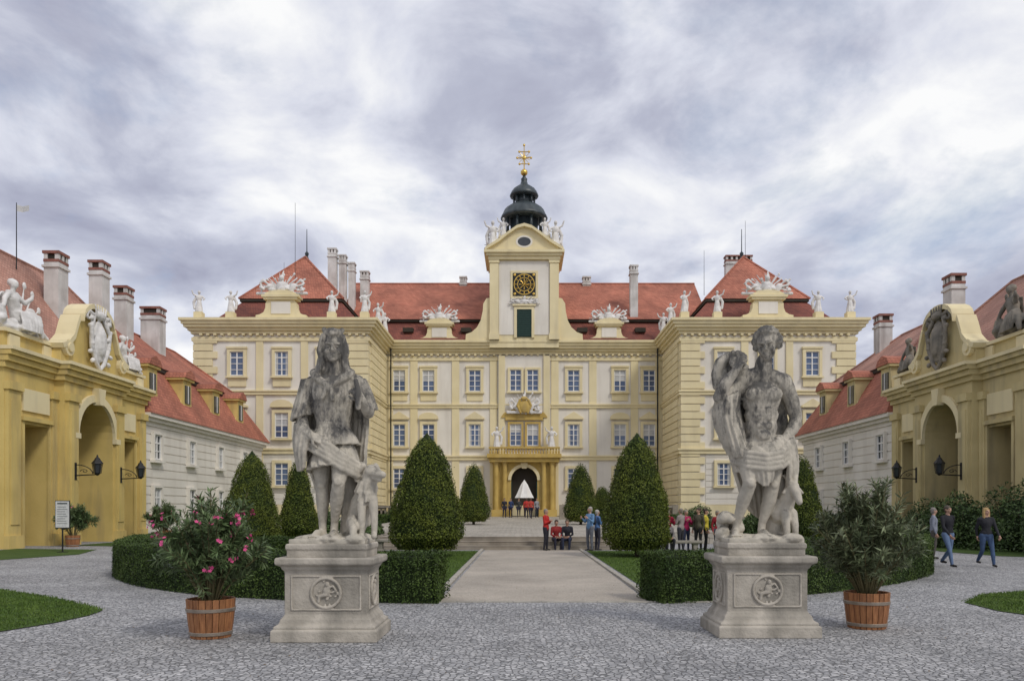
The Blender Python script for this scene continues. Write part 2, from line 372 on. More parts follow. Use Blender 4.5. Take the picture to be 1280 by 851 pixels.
def person(name,loc,heading,h=1.72,pose='stand',top=(.1,.1,.1),bottom=(.05,.06,.1),hair=(.06,.04,.02),long_hair=False,arms='down',side=1,lean=0,bag=False,voxel=.02):
    k=h/1.75; F=Fig(); SK,TO,BO,HA,SH,EY=0,1,2,3,4,5
    S=lambda *a: Vector(a)*k
    if pose=='sit':
        pel=S(0,0,.10); legs=[((-.1,0,.09),(-.14,-.42,.10),(-.13,-.40,-.33)),((.1,0,.09),(.15,-.43,.12),(.12,-.36,-.33))]
    elif pose=='walk':
        pel=S(0,0,.93); a,b=(-.095,.095) if side>0 else (.095,-.095)
        legs=[((a,0,.92),(a,-.17,.50),(a,-.26,.10)),((b,0,.92),(b,.02,.48),(b,.32,.17))]
    else:
        pel=S(0,0,.94); legs=[((-.095,0,.93),(-.11,-.03,.50),(-.13,.03,.09)),((.095,0,.93),(.10,-.01,.5),(.11,.01,.09))]
    for hp,kn,an in legs:
        hp=S(*hp);kn=S(*kn);an=S(*an)
        F.chain([(hp,.098*k),(hp.lerp(kn,.5),.08*k),(kn,.058*k),(kn.lerp(an,.4),.06*k),(an,.043*k)],BO)
        F.cap(an+S(0,.03,-.04),.036*k,an+S(0,-.15,-.052),.034*k,SH)
    ln=S(0,-lean,0)
    F.ell(pel+S(0,0,.02),(.165*k,.12*k,.12*k),BO if pose!='stand' else TO)
    F.chain([(pel+S(0,0,.06),.125*k),(pel+ln*.4+S(0,0,.2),.115*k),(pel+ln*.8+S(0,0,.36),.13*k)],TO)
    F.ell(pel+ln*.85+S(0,.0,.36),(.175*k,.12*k,.17*k),TO); F.ell(pel+S(0,0,.07),(.17*k,.125*k,.12*k),TO)
    sh=pel+ln+S(0,.01,.48)
    F.cap(sh+S(-.15,0,0),.062*k,sh+S(.15,0,0),.062*k,TO)
    F.cap(sh+S(0,0,.02),.06*k,sh+S(0,-.01,.13),.052*k,SK)
    F.cap(sh+S(0,0,.01),.072*k,sh+S(0,0,.055),.06*k,TO)
    hc=sh+ln*.2+S(0,-.02,.215)
    P=head(F,hc,.235*k,yaw=random.uniform(-.3,.3),pitch=-.05,m=SK,eyem=EY)
    F.ell(P(0,.1,.2),(.39*.235*k,.42*.235*k,.36*.235*k),HA)
    F.ell(P(0,.22,-.05),(.36*.235*k,.26*.235*k,.40*.235*k),HA)
    if long_hair:
        F.ell(P(0,.24,-.4),(.36*.235*k,.2*.235*k,.55*.235*k),HA)
        for q in (-1,1): F.chain([(P(.33*q,.0,.2),.03*k),(P(.38*q,.0,-.2),.032*k),(P(.36*q,.02,-.7),.028*k)],HA)
    for sx in (-1,1):
        s0=sh+S(.18*sx,0,-.01)
        if arms=='down': el,wr=s0+S(.06*sx,.04,-.29),s0+S(.06*sx,-.06,-.53)
        elif arms=='swing':
            f=sx*side; el,wr=s0+S(.05*sx,.10*f,-.27),s0+S(.04*sx,(-.02 if f>0 else -.22)+.1*f,-.48)
        elif arms=='lap': el,wr=s0+S(.05*sx,-.04,-.28),s0+S(-.06*sx,-.27,-.35)
        elif arms=='fold': el,wr=s0+S(.05*sx,-.06,-.27),s0+S(-.12*sx,-.20,-.18)
        else: el,wr=s0+S(.05*sx,-.06,-.27),s0+S(.0,-.27,-.12)
        F.chain([(s0,.06*k),(s0.lerp(el,.5),.052*k),(el,.045*k),(wr,.034*k)],TO)
        F.cap(wr,.026*k,wr+(wr-el).normalized()*.03*k,.024*k,SK)
        hand(F,wr+(wr-el).normalized()*.03*k,(wr-el),S(-sx,-.3,0),k,.5,SK,thumb=sx)
    me=F.build(voxel,2,nmat=6)
    def cm(n,c,r=.8): return mat(name+'_'+n,c,tuple(x*.75 for x in c),9,rough=r)
    mats=[cm('skin',(.52,.31,.22),.55),cm('top',top),cm('trousers',bottom),cm('hair',hair,.6),cm('shoes',(.04,.035,.03),.5),cm('eyes',(.03,.02,.02),.3)]
    o=finish(me,name,None,mats); o.location=loc; o.rotation_euler[2]=heading
    if bag:
        b=Fig(); b.ell((0,.19*k,1.22*k),(.14*k,.09*k,.2*k)); b.ell((0,.25*k,1.12*k),(.10*k,.05*k,.1*k)); b.cap((-.1*k,.1*k,1.42*k),.02,(-.12*k,-.12*k,1.3*k),.02); b.cap((.1*k,.1*k,1.42*k),.02,(.12*k,-.12*k,1.3*k),.02)
        bo=finish(b.build(.02,2),'backpack',o,[mat('backpack',(.04,.05,.07))])
    return o

# leaf clouds ---------------------------------------------------------------
def unit(a): return a/np.maximum(np.linalg.norm(a,axis=1,keepdims=True),1e-9)
def leaf_mesh(name,P,Nn,ln,wd,rnd=.8,tdir=None,tr=.5):
    n=len(P); N_=unit(Nn+rng.normal(0,rnd,(n,3)))
    if tdir is None: T=unit(np.cross(N_,rng.normal(0,1,(n,3))))
    else:
        T=unit(tdir+rng.normal(0,tr,(n,3))); N_=unit(N_-T*(N_*T).sum(1,keepdims=True))
    B=np.cross(N_,T); s=rng.uniform(.65,1.25,(n,1))
    q=np.stack([P-T*ln*s*.5,P+B*wd*s*.5-T*ln*s*.05+N_*wd*.12,P+T*ln*s*.5,P-B*wd*s*.5-T*ln*s*.05+N_*wd*.12],1).reshape(-1,3)
    me=bpy.data.meshes.new(name); me.vertices.add(4*n); me.vertices.foreach_set('co',q.ravel())
    me.loops.add(4*n); me.loops.foreach_set('vertex_index',np.arange(4*n,dtype=np.int32))
    me.polygons.add(n); me.polygons.foreach_set('loop_start',np.arange(0,4*n,4,dtype=np.int32)); me.polygons.foreach_set('loop_total',np.full(n,4,np.int32))
    me.update(calc_edges=True); return me

def lumps(P,seed,s,amp):
    r=np.random.default_rng(seed); o=np.zeros(len(P))
    for i in range(5):
        k=unit(r.normal(0,1,(1,3)))[0]*s*(1.6**i); o+=np.sin(P@k+r.uniform(0,6))*amp/(1.5**i)
    return o

def cone_profile(t,R): return R*np.minimum(1,.72+t*3.2)*np.power(np.maximum(1-t**1.65,0),.66)
def topiary_mesh(R,H,z0,n,seed,leaf):
    t=rng.beta(1,1.15,n*2); keep=rng.random(n*2)<(cone_profile(t,1)+.12); t=t[keep][:n]; m=len(t)
    a=rng.uniform(0,2*np.pi,m); r=cone_profile(t,R)
    P=np.stack([r*np.cos(a),r*np.sin(a),z0+t*H],1)
    dr=(cone_profile(np.minimum(t+.01,1),R)-cone_profile(np.maximum(t-.01,0),R))/(.02*H)
    Nn=unit(np.stack([np.cos(a),np.sin(a),-dr],1))
    P+=Nn*(lumps(P,seed,2.2,.06)+rng.normal(0,.045,m)-.03)[:,None]
    b=int(m*.08); rb=R*.78*np.sqrt(rng.random(b)); ab=rng.uniform(0,6.28,b)
    P=np.concatenate([P,np.stack([rb*np.cos(ab),rb*np.sin(ab),z0+rng.normal(0,.04,b)],1)]); Nn=np.concatenate([Nn,np.tile((0,0,-1.),(b,1))])
    return leaf_mesh('topiary_leaves',P,Nn,leaf,leaf*.55,.85)
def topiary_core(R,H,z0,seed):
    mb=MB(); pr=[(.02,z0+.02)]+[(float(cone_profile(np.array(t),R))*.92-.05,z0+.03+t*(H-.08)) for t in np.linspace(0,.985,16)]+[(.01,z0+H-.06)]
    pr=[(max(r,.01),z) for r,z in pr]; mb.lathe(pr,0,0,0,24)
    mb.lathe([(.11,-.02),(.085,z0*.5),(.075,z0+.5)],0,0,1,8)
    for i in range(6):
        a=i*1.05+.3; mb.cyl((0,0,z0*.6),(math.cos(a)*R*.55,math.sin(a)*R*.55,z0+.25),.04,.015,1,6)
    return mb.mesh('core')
TOP=[]
for i,(R,H,n,lf) in enumerate([(1.32,4.05,26000,.07),(1.0,3.6,12000,.08)]):
    TOP.append((topiary_mesh(R,H,.32,n,i+3,lf),topiary_core(R,H,.32,i),R,H))
for a,b,_,_ in TOP:
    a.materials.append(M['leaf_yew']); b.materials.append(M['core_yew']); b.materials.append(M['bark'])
def topiary(x,y,z,R,H,kind,rot):
    g=group('clipped_yew_tree',(x,y,z),rot); a,b,r0,h0=TOP[kind]
    for me,n in ((a,'leaves'),(b,'trunk_and_inner_branches')):
        o=bpy.data.objects.new(n,me); COL.objects.link(o); o.parent=g; o.scale=(R/r0,R/r0,H/h0)

# ------------------------------------------------------------------ GROUND
mb=MB(); mb.add([(-1500,-300,0),(1500,-300,0),(1500,2500,0),(-1500,2500,0)],[(0,1,2,3)],0)
finish(mb.mesh('ground',False),'ground',None,['cobble'])
def sheet(name,pts,z,m):
    mb=MB(); mb.add([(x,y,z) for x,y in pts],[list(range(len(pts)))],0)
    me=mb.mesh(name,False)
    if me.polygons[0].normal.z<0: me.flip_normals()
    return finish(me,name,None,[m])
sheet('garden_path',[(-1.72,14.3),(2.0,14.3),(2.1,32.4),(-1.72,32.4)],.006,'gravel')
hL=[(-1.75,14.45),(-3.2,14.6),(-5.5,15.3),(-7.8,17.0),(-9.7,19.4),(-10.9,22.4),(-11.2,25.5)]
hR=[(2.15,14.45),(3.8,15.0),(6.5,16.8),(8.6,18.9),(10.2,21.2),(11.2,23.8),(11.5,26.5)]
sheet('lawn',[(-1.95,14.5)]+hL[1:]+[(-11.2,31.5),(-1.95,31.5)],.012,'grass')
sheet('lawn',[(2.3,14.5)]+hR[1:]+[(11.5,31.5),(2.3,31.5)],.012,'grass')
nearL=[(-12.5,16.9),(-10.7,16.2),(-9.0,14.9),(-7.7,13.7),(-7.05,13.0),(-6.95,12.4),(-7.0,11.6),(-7.3,10.6),(-8.5,9.2),(-14,8.5),(-16,12)]
nearR=[(7.55,14.1),(8.6,15.4),(10.3,16.2),(13,16.6),(16,13),(13,9.5),(9,10.3),(7.9,11.6),(7.45,12.9)]
sheet('lawn',nearL,.012,'grass'); sheet('lawn',nearR,.012,'grass')
sheet('lawn',[(-21.2,24),(-17.2,25.5),(-16.3,29),(-17.5,32.5),(-21.2,33.2)],.012,'grass')
sheet('lawn',[(20.4,24),(16.5,28),(16.0,31),(17,35.0),(20.4,36)],.012,'grass')
sheet('lawn',[(-20.5,36),(-13,34),(-9.6,34),(-9.6,64),(-20.5,64)],.012,'grass')
sheet('lawn',[(19.6,36),(13,34),(9.6,34),(9.6,64),(19.6,64)],.012,'grass')
def inside(pts,poly):
    x,y=pts[:,0],pts[:,1]; c=np.zeros(len(pts),bool); n=len(poly)
    for i in range(n):
        x1,y1=poly[i];x2,y2=poly[(i+1)%n]
        if y1==y2: continue
        k=((y1>y)!=(y2>y))&(x<(x2-x1)*(y-y1)/(y2-y1)+x1); c^=k
    return c
bl=[]
for poly,n in ((nearL,75000),(nearR,60000),([(-1.95,14.6),(-1.95,31),(-4.5,31),(-4.5,14.9)],20000),([(2.3,14.6),(2.3,31),(5,31),(5,16)],20000)):
    a=np.array(poly); q=rng.uniform(a.min(0)-.04,a.max(0)+.04,(n,2)); q=q[inside(q+rng.normal(0,.03,q.shape),poly)]; bl.append(q)
q=np.concatenate(bl); P=np.c_[q,np.full(len(q),.03)]
gm=leaf_mesh('grass_blades',P,np.tile((0,-1.,.2),(len(P),1)),.055,.012,.7,np.tile((0,0,1.),(len(P),1)),.5)
finish(gm,'lawn_grass_blades',None,['grass_blade'])
q=np.c_[rng.uniform(-9,9,700),rng.uniform(7.5,24,700)]
finish(leaf_mesh('litter',np.c_[q,np.full(len(q),.012)],np.tile((0,0,1.),(len(q),1)),.035,.02,.15),'fallen_leaves',None,['litter'])
kb=MB()
for x in (-1.84,2.12):
    y=14.55
    while y<31.8:
        kb.box(x-.06,x+.06,y,y+.985,-.02,.055+random.uniform(-.006,.006)); y+=1
x=-3.4
while x<3.6:
    kb.box(x,x+.49,14.16,14.28,-.02,.014+random.uniform(0,.004)); x+=.5
bevel(kb.obj('path_kerb',None,['kerb']),.012)

def resample(pts,step=.05,sm=3):
    p=np.array(pts,float)
    for _ in range(sm):
        q=[p[0]]
        for a,b in zip(p[:-1],p[1:]): q+= [a*.75+b*.25,a*.25+b*.75]
        q.append(p[-1]); p=np.array(q)
    d=np.r_[0,np.cumsum(np.linalg.norm(np.diff(p,axis=0),axis=1))]; s=np.arange(0,d[-1],step)
    return np.c_[np.interp(s,d,p[:,0]),np.interp(s,d,p[:,1])]
def hedge(name,pts,w,h,n,leaf,z=0,seed=1):
    g=group(name); c=resample(pts,.2); t=np.gradient(c,axis=0); t/=np.linalg.norm(t,axis=1,keepdims=True); nn=np.c_[-t[:,1],t[:,0]]
    m=len(c); mb=MB(); vs=[]; hw=w/2-.05
    for i in range(m):
        for sx,zz in ((-1,z),(-1,z+h-.06),(1,z+h-.06),(1,z)):
            vs.append((c[i,0]+nn[i,0]*hw*sx,c[i,1]+nn[i,1]*hw*sx,zz))
    fs=[]
    for i in range(m-1):
        for j in range(4): fs.append((i*4+j,i*4+(j+1)%4,i*4+4+(j+1)%4,i*4+4+j))
    fs+= [(0,1,2,3),(m*4-1,m*4-2,m*4-3,m*4-4)]
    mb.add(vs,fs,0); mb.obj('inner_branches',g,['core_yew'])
    i=rng.integers(0,m,n); off=rng.uniform(-.12,.12,n)[:,None]
    base=c[i]+t[i]*off; pick=rng.random(n)*(2*h+w)
    P=np.zeros((n,3));N_=np.zeros((n,3))
    topm=pick<w; lf=(pick>=w)&(pick<w+h); rt=pick>=w+h
    u=rng.uniform(-w/2,w/2,n); zz=rng.uniform(.0,h,n)
    for msk,uu,zv in ((topm,u,np.full(n,h)),(lf,np.full(n,-w/2),zz),(rt,np.full(n,w/2),zz)):
        P[msk,:2]=(base+nn[i]*uu[:,None])[msk]; P[msk,2]=z+zv[msk]
    N_[topm]=(0,0,1); N_[lf,:2]=-nn[i][lf]; N_[rt,:2]=nn[i][rt]
    k=n//12
    for e,sg in ((0,-1),(m-1,1)):
        uu=rng.uniform(-w/2,w/2,k); Q=np.c_[c[e]+nn[e]*uu[:,None]+t[e]*sg*.03,z+rng.uniform(0,h,k)]
        P=np.concatenate([P,Q]); N_=np.concatenate([N_,np.tile((*(t[e]*sg),0),(k,1))])
    P+=N_*(lumps(P,seed,3,.028)+rng.normal(0,.022,len(P)))[:,None]
    finish(leaf_mesh('leaves',P,N_,leaf,leaf*.6,.8),'leaves',g,['leaf_box'])
hedge('box_hedge',hL,.95,.86,90000,.04,seed=1)
hedge('box_hedge',hR,.95,.86,90000,.04,seed=2)
hedge('box_hedge',[(-13,58),(-4,58)],1.2,1.0,12000,.1,.2,3)
hedge('box_hedge',[(4,58),(13,58)],1.2,1.0,12000,.1,.2,4)
hedge('box_hedge',[(-12,30.5),(-6,30.9)],.9,.55,14000,.06,0,5)
hedge('box_hedge',[(8,30.9),(12.5,30.5)],.9,.55,12000,.06,0,6)
for x,y,z,R,H,k,r in [(-3.5,27.5,0,1.3,4.0,0,0),(3.72,27.5,0,1.2,4.0,0,2.1),(-11.1,32.2,0,1.08,3.75,0,1),(-11.4,40,0,.98,3.75,1,2),
    (-3.25,50,.62,1.0,3.5,1,0),(3.45,50,.62,1.03,3.5,1,3),(12.9,37.5,0,1.0,3.75,1,4),(5.8,60,.7,1.0,2.4,1,5)]:
    topiary(x,y,z,R,H,k,r)

g=group('stone_terrace')
mb=MB()
for i in range(3):
    o=.38*(2-i); mb.rect_loft([(o,.0),(o,.17*(i+1)-.03),(o+.02,.17*(i+1)-.025),(o+.02,.17*(i+1))],-.9,36,5.2,3.0,0)
bevel(mb.obj('steps',g,['step']),.012)
mb=MB(); mb.polyx([(33.1,0),(33.1,.516),(76.5,.95),(76.5,0)],-5.9,4.1,0); mb.polyx([(38,0),(38,.552),(76.5,.94),(76.5,0)],-9.4,9.4,0); mb.obj('deck',g,['terrace'])
for sx in (-1,1):
    g=group('stone_balustrade'); mb=MB(); x0=3.0 if sx>0 else -12; x1=12 if sx>0 else -3.0
    mb.box(x0,x1,63.8,64.2,.5,1.02); mb.box(x0,x1,63.75,64.25,1.75,1.92)
    x=x0+.2
    while x<x1:
        mb.lathe([(.08,1.02),(.1,1.1),(.05,1.2),(.11,1.45),(.06,1.65),(.09,1.75)],x,64,0,8); x+=.32
    for x in np.linspace(x0,x1,5): mb.box(x-.22,x+.22,63.7,64.3,.5,2.0)
    mb.obj('balusters',g,['step'])

# ------------------------------------------------------------------ sculpture meshes (reused)
def trophy_mesh():
    F=Fig(); r=random.Random(3)
    F.ell((0,-.05,.55),(.42,.2,.5)); F.ell((0,-.1,1.22),(.2,.2,.24)); F.cap((0,0,1.35),.09,(.1,.1,1.8),.05)
    F.cap((-1.9,0,.1),.12,(1.9,0,.1),.12)
    for i in range(20):
        a=math.radians(8+164*i/19+r.uniform(-4,4)); L=r.uniform(1.3,2.05)*(1 if abs(math.cos(a))>.5 else .85)
        e=(math.cos(a)*L,r.uniform(-.15,.15),.3+math.sin(a)*L*.78); F.cap((0,.05,.35),.06,e,.035)
        if i%3==0: F.ell(e,(.13,.06,.10),0,rotm(0,0,-a))
    for i in range(22):
        x=r.uniform(-1.7,1.7); z=r.uniform(.05,.85*(1-abs(x)/2.4)+.2); q=r.uniform(.08,.17)
        F.ell((x,r.uniform(-.25,.1),z),(q*1.5,q*.8,q*.8),0,rotm(0,0,r.uniform(-1,1)))
    for sx in (-1,1):
        F.ell((sx*.85,-.1,.55),(.26,.1,.34),0,rotm(0,0,.5*sx)); F.chain([((sx*1.1,0,.8),.07),((sx*1.45,0,1.1),.11),((sx*1.7,0,.85),.08),((sx*1.5,0,.55),.06)])
    return F.build(.042,1)
def figurine_mesh(seed):
    r=random.Random(seed); F=Fig(); s=r.choice((-1,1))
    F.ell((0,0,.08),(.3,.25,.12))
    for i in range(9):
        a=i*.7; F.cap((.24*math.cos(a),.2*math.sin(a),.1),.09,(.11*math.cos(a),.1*math.sin(a),.95),.07)
    F.ell((0,0,1.2),(.23,.16,.3)); F.cap((0,0,1.4),.08,(0,-.02,1.55),.07); F.ell((0,-.03,1.68),(.12,.14,.16))
    F.chain([((-.2*s,0,1.38),.08),((-.42*s,-.1,1.2),.06),((-.3*s,-.2,1.05),.05)])
    F.chain([((.2*s,0,1.38),.08),((.44*s,0,1.5),.06),((.55*s,-.05,1.8),.05)])
    F.chain([((.2*s,.1,1.35),.1),((.4*s,.2,.9),.12),((.35*s,.15,.4),.1)])
    return F.build(.035,1)
TROPHY=trophy_mesh(); FG=[figurine_mesh(i) for i in range(3)]
for me in [TROPHY]+FG: me.materials.append(M['sculpt'])
def inst(me,name,parent,loc,s=1,rot=0,sx=1):
    o=bpy.data.objects.new(name,me); COL.objects.link(o); o.parent=parent; o.location=loc; o.rotation_euler[2]=rot
    o.scale=(s*sx,s,s) if not isinstance(s,tuple) else s
    return o

CM=['cream','trim','glass','white','portal','tile','tile2','shutter','dark','gold','black','copper','darkglass','yellow','interior','chimney','chimcap','sculpt','tile_old','yellow2','blind']
IX={k:i for i,k in enumerate(CM)}
wr_=random.Random(21)
def window(mb,x,y,z0,z1,w,sur='trim',style=0,glass='glass',fw=.24,cross=3):
    g=IX[glass];wh=IX['white'];t=IX[sur]
    mb.box(x-w/2,x+w/2,y-.03,y+.02,z0,z1,g)
    q_=wr_.random()
    if q_<.22: mb.box(x-w/2+.07,x+w/2-.07,y-.04,y-.033,z1-(z1-z0)*wr_.uniform(.25,.55),z1-.07,IX['blind'])
    elif q_<.45:
        for sg in (-1,1): mb.box(x+sg*(w/2-.16)-.09,x+sg*(w/2-.16)+.09,y-.04,y-.033,z0+.08,z1-.07,IX['blind'])
    f=.075
    mb.box(x-w/2,x-w/2+f,y-.09,y,z0,z1,wh);mb.box(x+w/2-f,x+w/2,y-.09,y,z0,z1,wh)
    mb.box(x-w/2+f,x+w/2-f,y-.088,y,z0,z0+f,wh);mb.box(x-w/2+f,x+w/2-f,y-.088,y,z1-f,z1,wh)
    mb.box(x-.05,x+.05,y-.084,y,z0+f,z1-f,wh)
    for i in range(1,cross+1):
        z=z0+(z1-z0)*i/(cross+1); q=.045 if i==cross else .025
        mb.box(x-w/2+f,x+w/2-f,y-.078,y,z-q,z+q,wh)
    if style>=0:
        mb.box(x-w/2-fw,x-w/2,y-.2,y,z0-.05,z1+fw,t);mb.box(x+w/2,x+w/2+fw,y-.2,y,z0-.05,z1+fw,t)
        mb.box(x-w/2,x+w/2,y-.197,y,z1,z1+fw,t)
        mb.box(x-w/2-fw-.1,x+w/2+fw+.1,y-.3,y,z0-.2,z0-.05,t)
    W=w/2+fw
    if style==1:
        mb.box(x-W-.12,x+W+.12,y-.34,y,z1+fw+.22,z1+fw+.36,t)
        mb.poly([(x-W-.12,z1+fw+.363),(x+W+.12,z1+fw+.363),(x,z1+fw+.95)],y-.32,y,t)
    if style==2:
        mb.box(x-W-.12,x+W+.12,y-.34,y,z1+fw+.22,z1+fw+.36,t)
        mb.poly([(x-(W+.12)*math.cos(a),z1+fw+.363+.5*math.sin(a)) for a in np.linspace(0,math.pi,9)],y-.32,y,t)
    if style==3:
        mb.box(x-W-.06,x+W+.06,y-.28,y,z1+fw+.003,z1+fw+.15,t); mb.box(x-W+.05,x+W-.05,y-.1,y,z0-.9,z0-.203,t)

def mansard(mb,x0,x1,y0,y1,z0,ins,z1,zr,mlo,mup,over=.22):
    """hipped mansard with overhanging break line"""
    i=ins
    A=[(x0,y0,z0),(x1,y0,z0),(x1,y1,z0),(x0,y1,z0)];B=[(x0+i,y0+i,z1),(x1-i,y0+i,z1),(x1-i,y1-i,z1),(x0+i,y1-i,z1)]
    mb.add(A+B,[(0,1,5,4),(1,2,6,5),(2,3,7,6),(3,0,4,7),(3,2,1,0),(4,5,6,7)],mlo)
    i=ins-over; z=z1+.12
    C=[(x0+i,y0+i,z),(x1-i,y0+i,z),(x1-i,y1-i,z),(x0+i,y1-i,z)]; D=[(a,b,z+.1) for a,b,_ in C]
    mb.add([(a,b,z1-.03) for a,b,_ in C]+D,[(0,1,5,4),(1,2,6,5),(2,3,7,6),(3,0,4,7),(3,2,1,0),(4,5,6,7)],IX['dark'])  # dark band: shadow under the tile step, painted as colour
    w=x1-x0-2*i; d=y1-y0-2*i; e=.06; zc=z+.103
    C=[(x0+i-e,y0+i-e,zc),(x1-i+e,y0+i-e,zc),(x1-i+e,y1-i+e,zc),(x0+i-e,y1-i+e,zc)]
    cx,cy=(x0+x1)/2,(y0+y1)/2
    if w>=d: h=(w-d)/2+(.01); R=[(cx-h,cy,zr),(cx+h,cy,zr)]; mb.add(C+R,[(0,1,5,4),(1,2,5),(2,3,4,5),(3,0,4),(3,2,1,0)],mup)
    else: h=(d-w)/2+.01; R=[(cx,cy-h,zr),(cx,cy+h,zr)]; mb.add(C+R,[(0,1,4),(1,2,5,4),(2,3,5),(3,0,4,5),(3,2,1,0)],mup)
    for a,b in [(R[0],R[1])]+([(C[0],R[0]),(C[3],R[0]),(C[1],R[1]),(C[2],R[1])] if w>=d else [(C[0],R[0]),(C[1],R[0]),(C[2],R[1]),(C[3],R[1])]):
        mb.cyl(a,b,.11,None,mup,6)

# ------------------------------------------------------------------ PALACE
pal=group('baroque_palace')
YC,YP,IN,OUT=77.0,68.0,13.3,28.1
c,t=IX['cream'],IX['trim']
mb=MB()
mb.box(-IN-.1,IN+.1,YC,90,0,17,c)
for s in (-1,1):
    a,b=sorted((IN*s,OUT*s)); mb.box(a,b,YP,84,0,17.002,c)
mb.obj('walls',pal,CM)
mb=MB()
ZS=[(1.0,2.0,.12),(6.35,6.65,.2),(6.65,6.8,.3),(11.35,11.6,.18),(11.6,11.72,.26),(15.9,16.2,.16)]
for z0,z1,p in ZS: mb.box(-IN+.005,IN-.005,YC-p,YC,z0,z1,t)
for s in (-1,1):
    a,b=sorted((IN*s,OUT*s))
    for z0,z1,p in ZS: mb.box(a-p,b+p,YP-p,YP+14,z0,z1,t)
for k,(z0,z1,p) in enumerate([(16.5,16.75,.2),(16.75,17.0,.4),(17.0,17.25,.65),(17.25,17.5,.8),(17.5,17.72,.95)]):
    mb.box(-IN+p-.3,IN-p+.3,YC-p,YC+2,z0,z1,t)
    for s in (-1,1):
        a,b=sorted((IN*s,OUT*s)); mb.box(a-p,b+p,YP-p,YP+15,z0-.002,z1-.002,t)
x=-12.6
while x<12.6:
    mb.box(x,x+.22,YC-.36,YC,16.35,16.5,t); x+=.6
for s in (-1,1):
    for x in (2.95,6.6,10.6,12.95):
        mb.box(s*x-.35,s*x+.35,YC-.10,YC,2.0,16.34,t)
    x=IN+.2
    while x<OUT-.3:
        a,b=sorted((s*x,s*(x+.22))); mb.box(a,b,YP-.36,YP,16.35,16.497,t); x+=.6
    for xc in (IN+1.0,OUT-1.0):
        z=1.0;i=0
        while z<16.3:
            w=1.0 if i%2 else .8
            x0,x1=(xc-1.03,xc-1.0+w*2-.0) if xc<20 else (xc+1.0-w*2,xc+1.03)
            a,b=sorted((s*x0,s*x1)); mb.box(a,b,YP-.14,YP+.9,z,min(z+.56,16.34),t); z+=.64;i+=1
    for x in (18.7,22.5): mb.box(s*x-.3,s*x+.3,YP-.1,YP,2.0,16.34,t)
    z=1.0
    while z<16.3:
        a,b=sorted((s*IN,s*(IN-.12))); mb.box(a,b,YP+1.0,YC-.4,z,min(z+.56,16.34),t); z+=.64
    z=2.05
    while z<6.2:
        a,b=sorted((s*(IN+2.1),s*(OUT-2.1))); mb.box(a,b,YP-.05,YP,z,z+.44,c); z+=.5
    mb.cyl((s*12.75,YC-.55,1),(s*12.75,YC-.55,17),.07,.07,IX['black'],6)
mb.obj('cornices_and_pilasters',pal,CM)
mb=MB()
rows=[(12.95,15.0,3),(7.7,9.8,1),(3.65,5.55,0)]
for s in (-1,1):
    for j,x in enumerate((12.0,9.2,4.75)):
        for z0,z1,st in rows:
            window(mb,s*x,YC-.001,z0,z1,1.15,'trim',(st if st!=1 else (1 if j!=1 else 2)))
    for j,x in enumerate((16.9,20.6,24.4)):
        for z0,z1,st in rows:
            window(mb,s*x,YP-.06,z0,z1,1.15,'trim',(st if st!=1 else (1 if j!=1 else 2)))
for x in (-.82,.82):
    window(mb,x,YC-.25,12.95,15.0,1.1,'trim',0,fw=.2); window(mb,x,YC-.25,7.7,9.8,1.1,'portal',0,fw=.2)
mb.obj('windows',pal,CM)
mb=MB(); po=IX['portal']
mb.box(-2.5,2.5,YC-.25,YC+.1,6.9,16.33,c)
for s in (-1,1): mb.box(s*2.15-.3,s*2.15+.3,YC-.4,YC,6.9,16.33,t)
arch=[(-3.0,.5),(-3.0,6.9),(3.0,6.9),(3.0,.5),(1.25,.5)]+[(1.25*math.cos(a),4.4+1.25*math.sin(a)) for a in np.linspace(0,math.pi,14)]+[(-1.25,.5)]
mb.poly(arch,YC-.9,YC-.02,po)
mb.box(-1.25,1.25,YC-.1,YC-.03,.5,5.7,IX['dark'])
ring=[(1.25*math.cos(a),4.4+1.25*math.sin(a)) for a in np.linspace(0,math.pi,14)]+[(1.55*math.cos(a),4.4+1.55*math.sin(a)) for a in np.linspace(math.pi,0,14)]
mb.poly(ring,YC-1.02,YC-.9,t)
mb.poly([(-.22,5.5),(.22,5.5),(.34,6.05),(-.34,6.05)],YC-1.15,YC-.9,t)
for s in (-1,1):
    for x in (1.85,2.65):
        mb.lathe([(.3,.9),(.3,1.5),(.22,1.55),(.22,5.6),(.26,5.9),(.32,6.1)],s*x,YC-1.15,po,12)
    mb.box(s*2.25-.85,s*2.25+.85,YC-1.5,YC-.9,.6,1.6,po)
mb.box(-3.3,3.3,YC-1.6,YC-.1,6.1,6.5,po); mb.box(-3.5,3.5,YC-1.85,YC-.1,6.5,6.85,po)
x=-3.2
while x<3.3: mb.lathe([(.07,6.85),(.09,7.05),(.04,7.2),(.07,7.35)],x,YC-1.65,po,6); x+=.27
mb.box(-3.35,3.35,YC-1.8,YC-1.5,7.35,7.5,po)
mb.box(-1.8,1.8,YC-.55,YC-.2,10.15,10.4,po)
mb.poly([(-2.2,10.4)]+[(2.2*-math.cos(a),10.4+.9*math.sin(a)) for a in np.linspace(.1,math.pi-.1,9)]+[(2.2,10.4)],YC-.5,YC-.2,po)
for s in (-1,1):
    mb.box(s*1.2-.04,s*1.2+.04,YC-.9,YC-.15,.9,4.3,IX['shutter'])
mb.obj('portal',pal,CM)
inst(TROPHY,'coat_of_arms',pal,(0,YC-.7,10.75),(.85,.62,1.25))
F=Fig(); F.ell((0,0,0),(.5,.15,.65)); F.ell((0,-.1,.75),(.35,.15,.2))
for q in (-1,1): F.chain([((q*.4,0,.6),.12),((q*.65,0,.1),.1),((q*.35,0,-.6),.1)])
o=finish(F.build(.04,1),'arms_cartouche',pal,['portal']); o.location=(0,YC-.95,11.4)
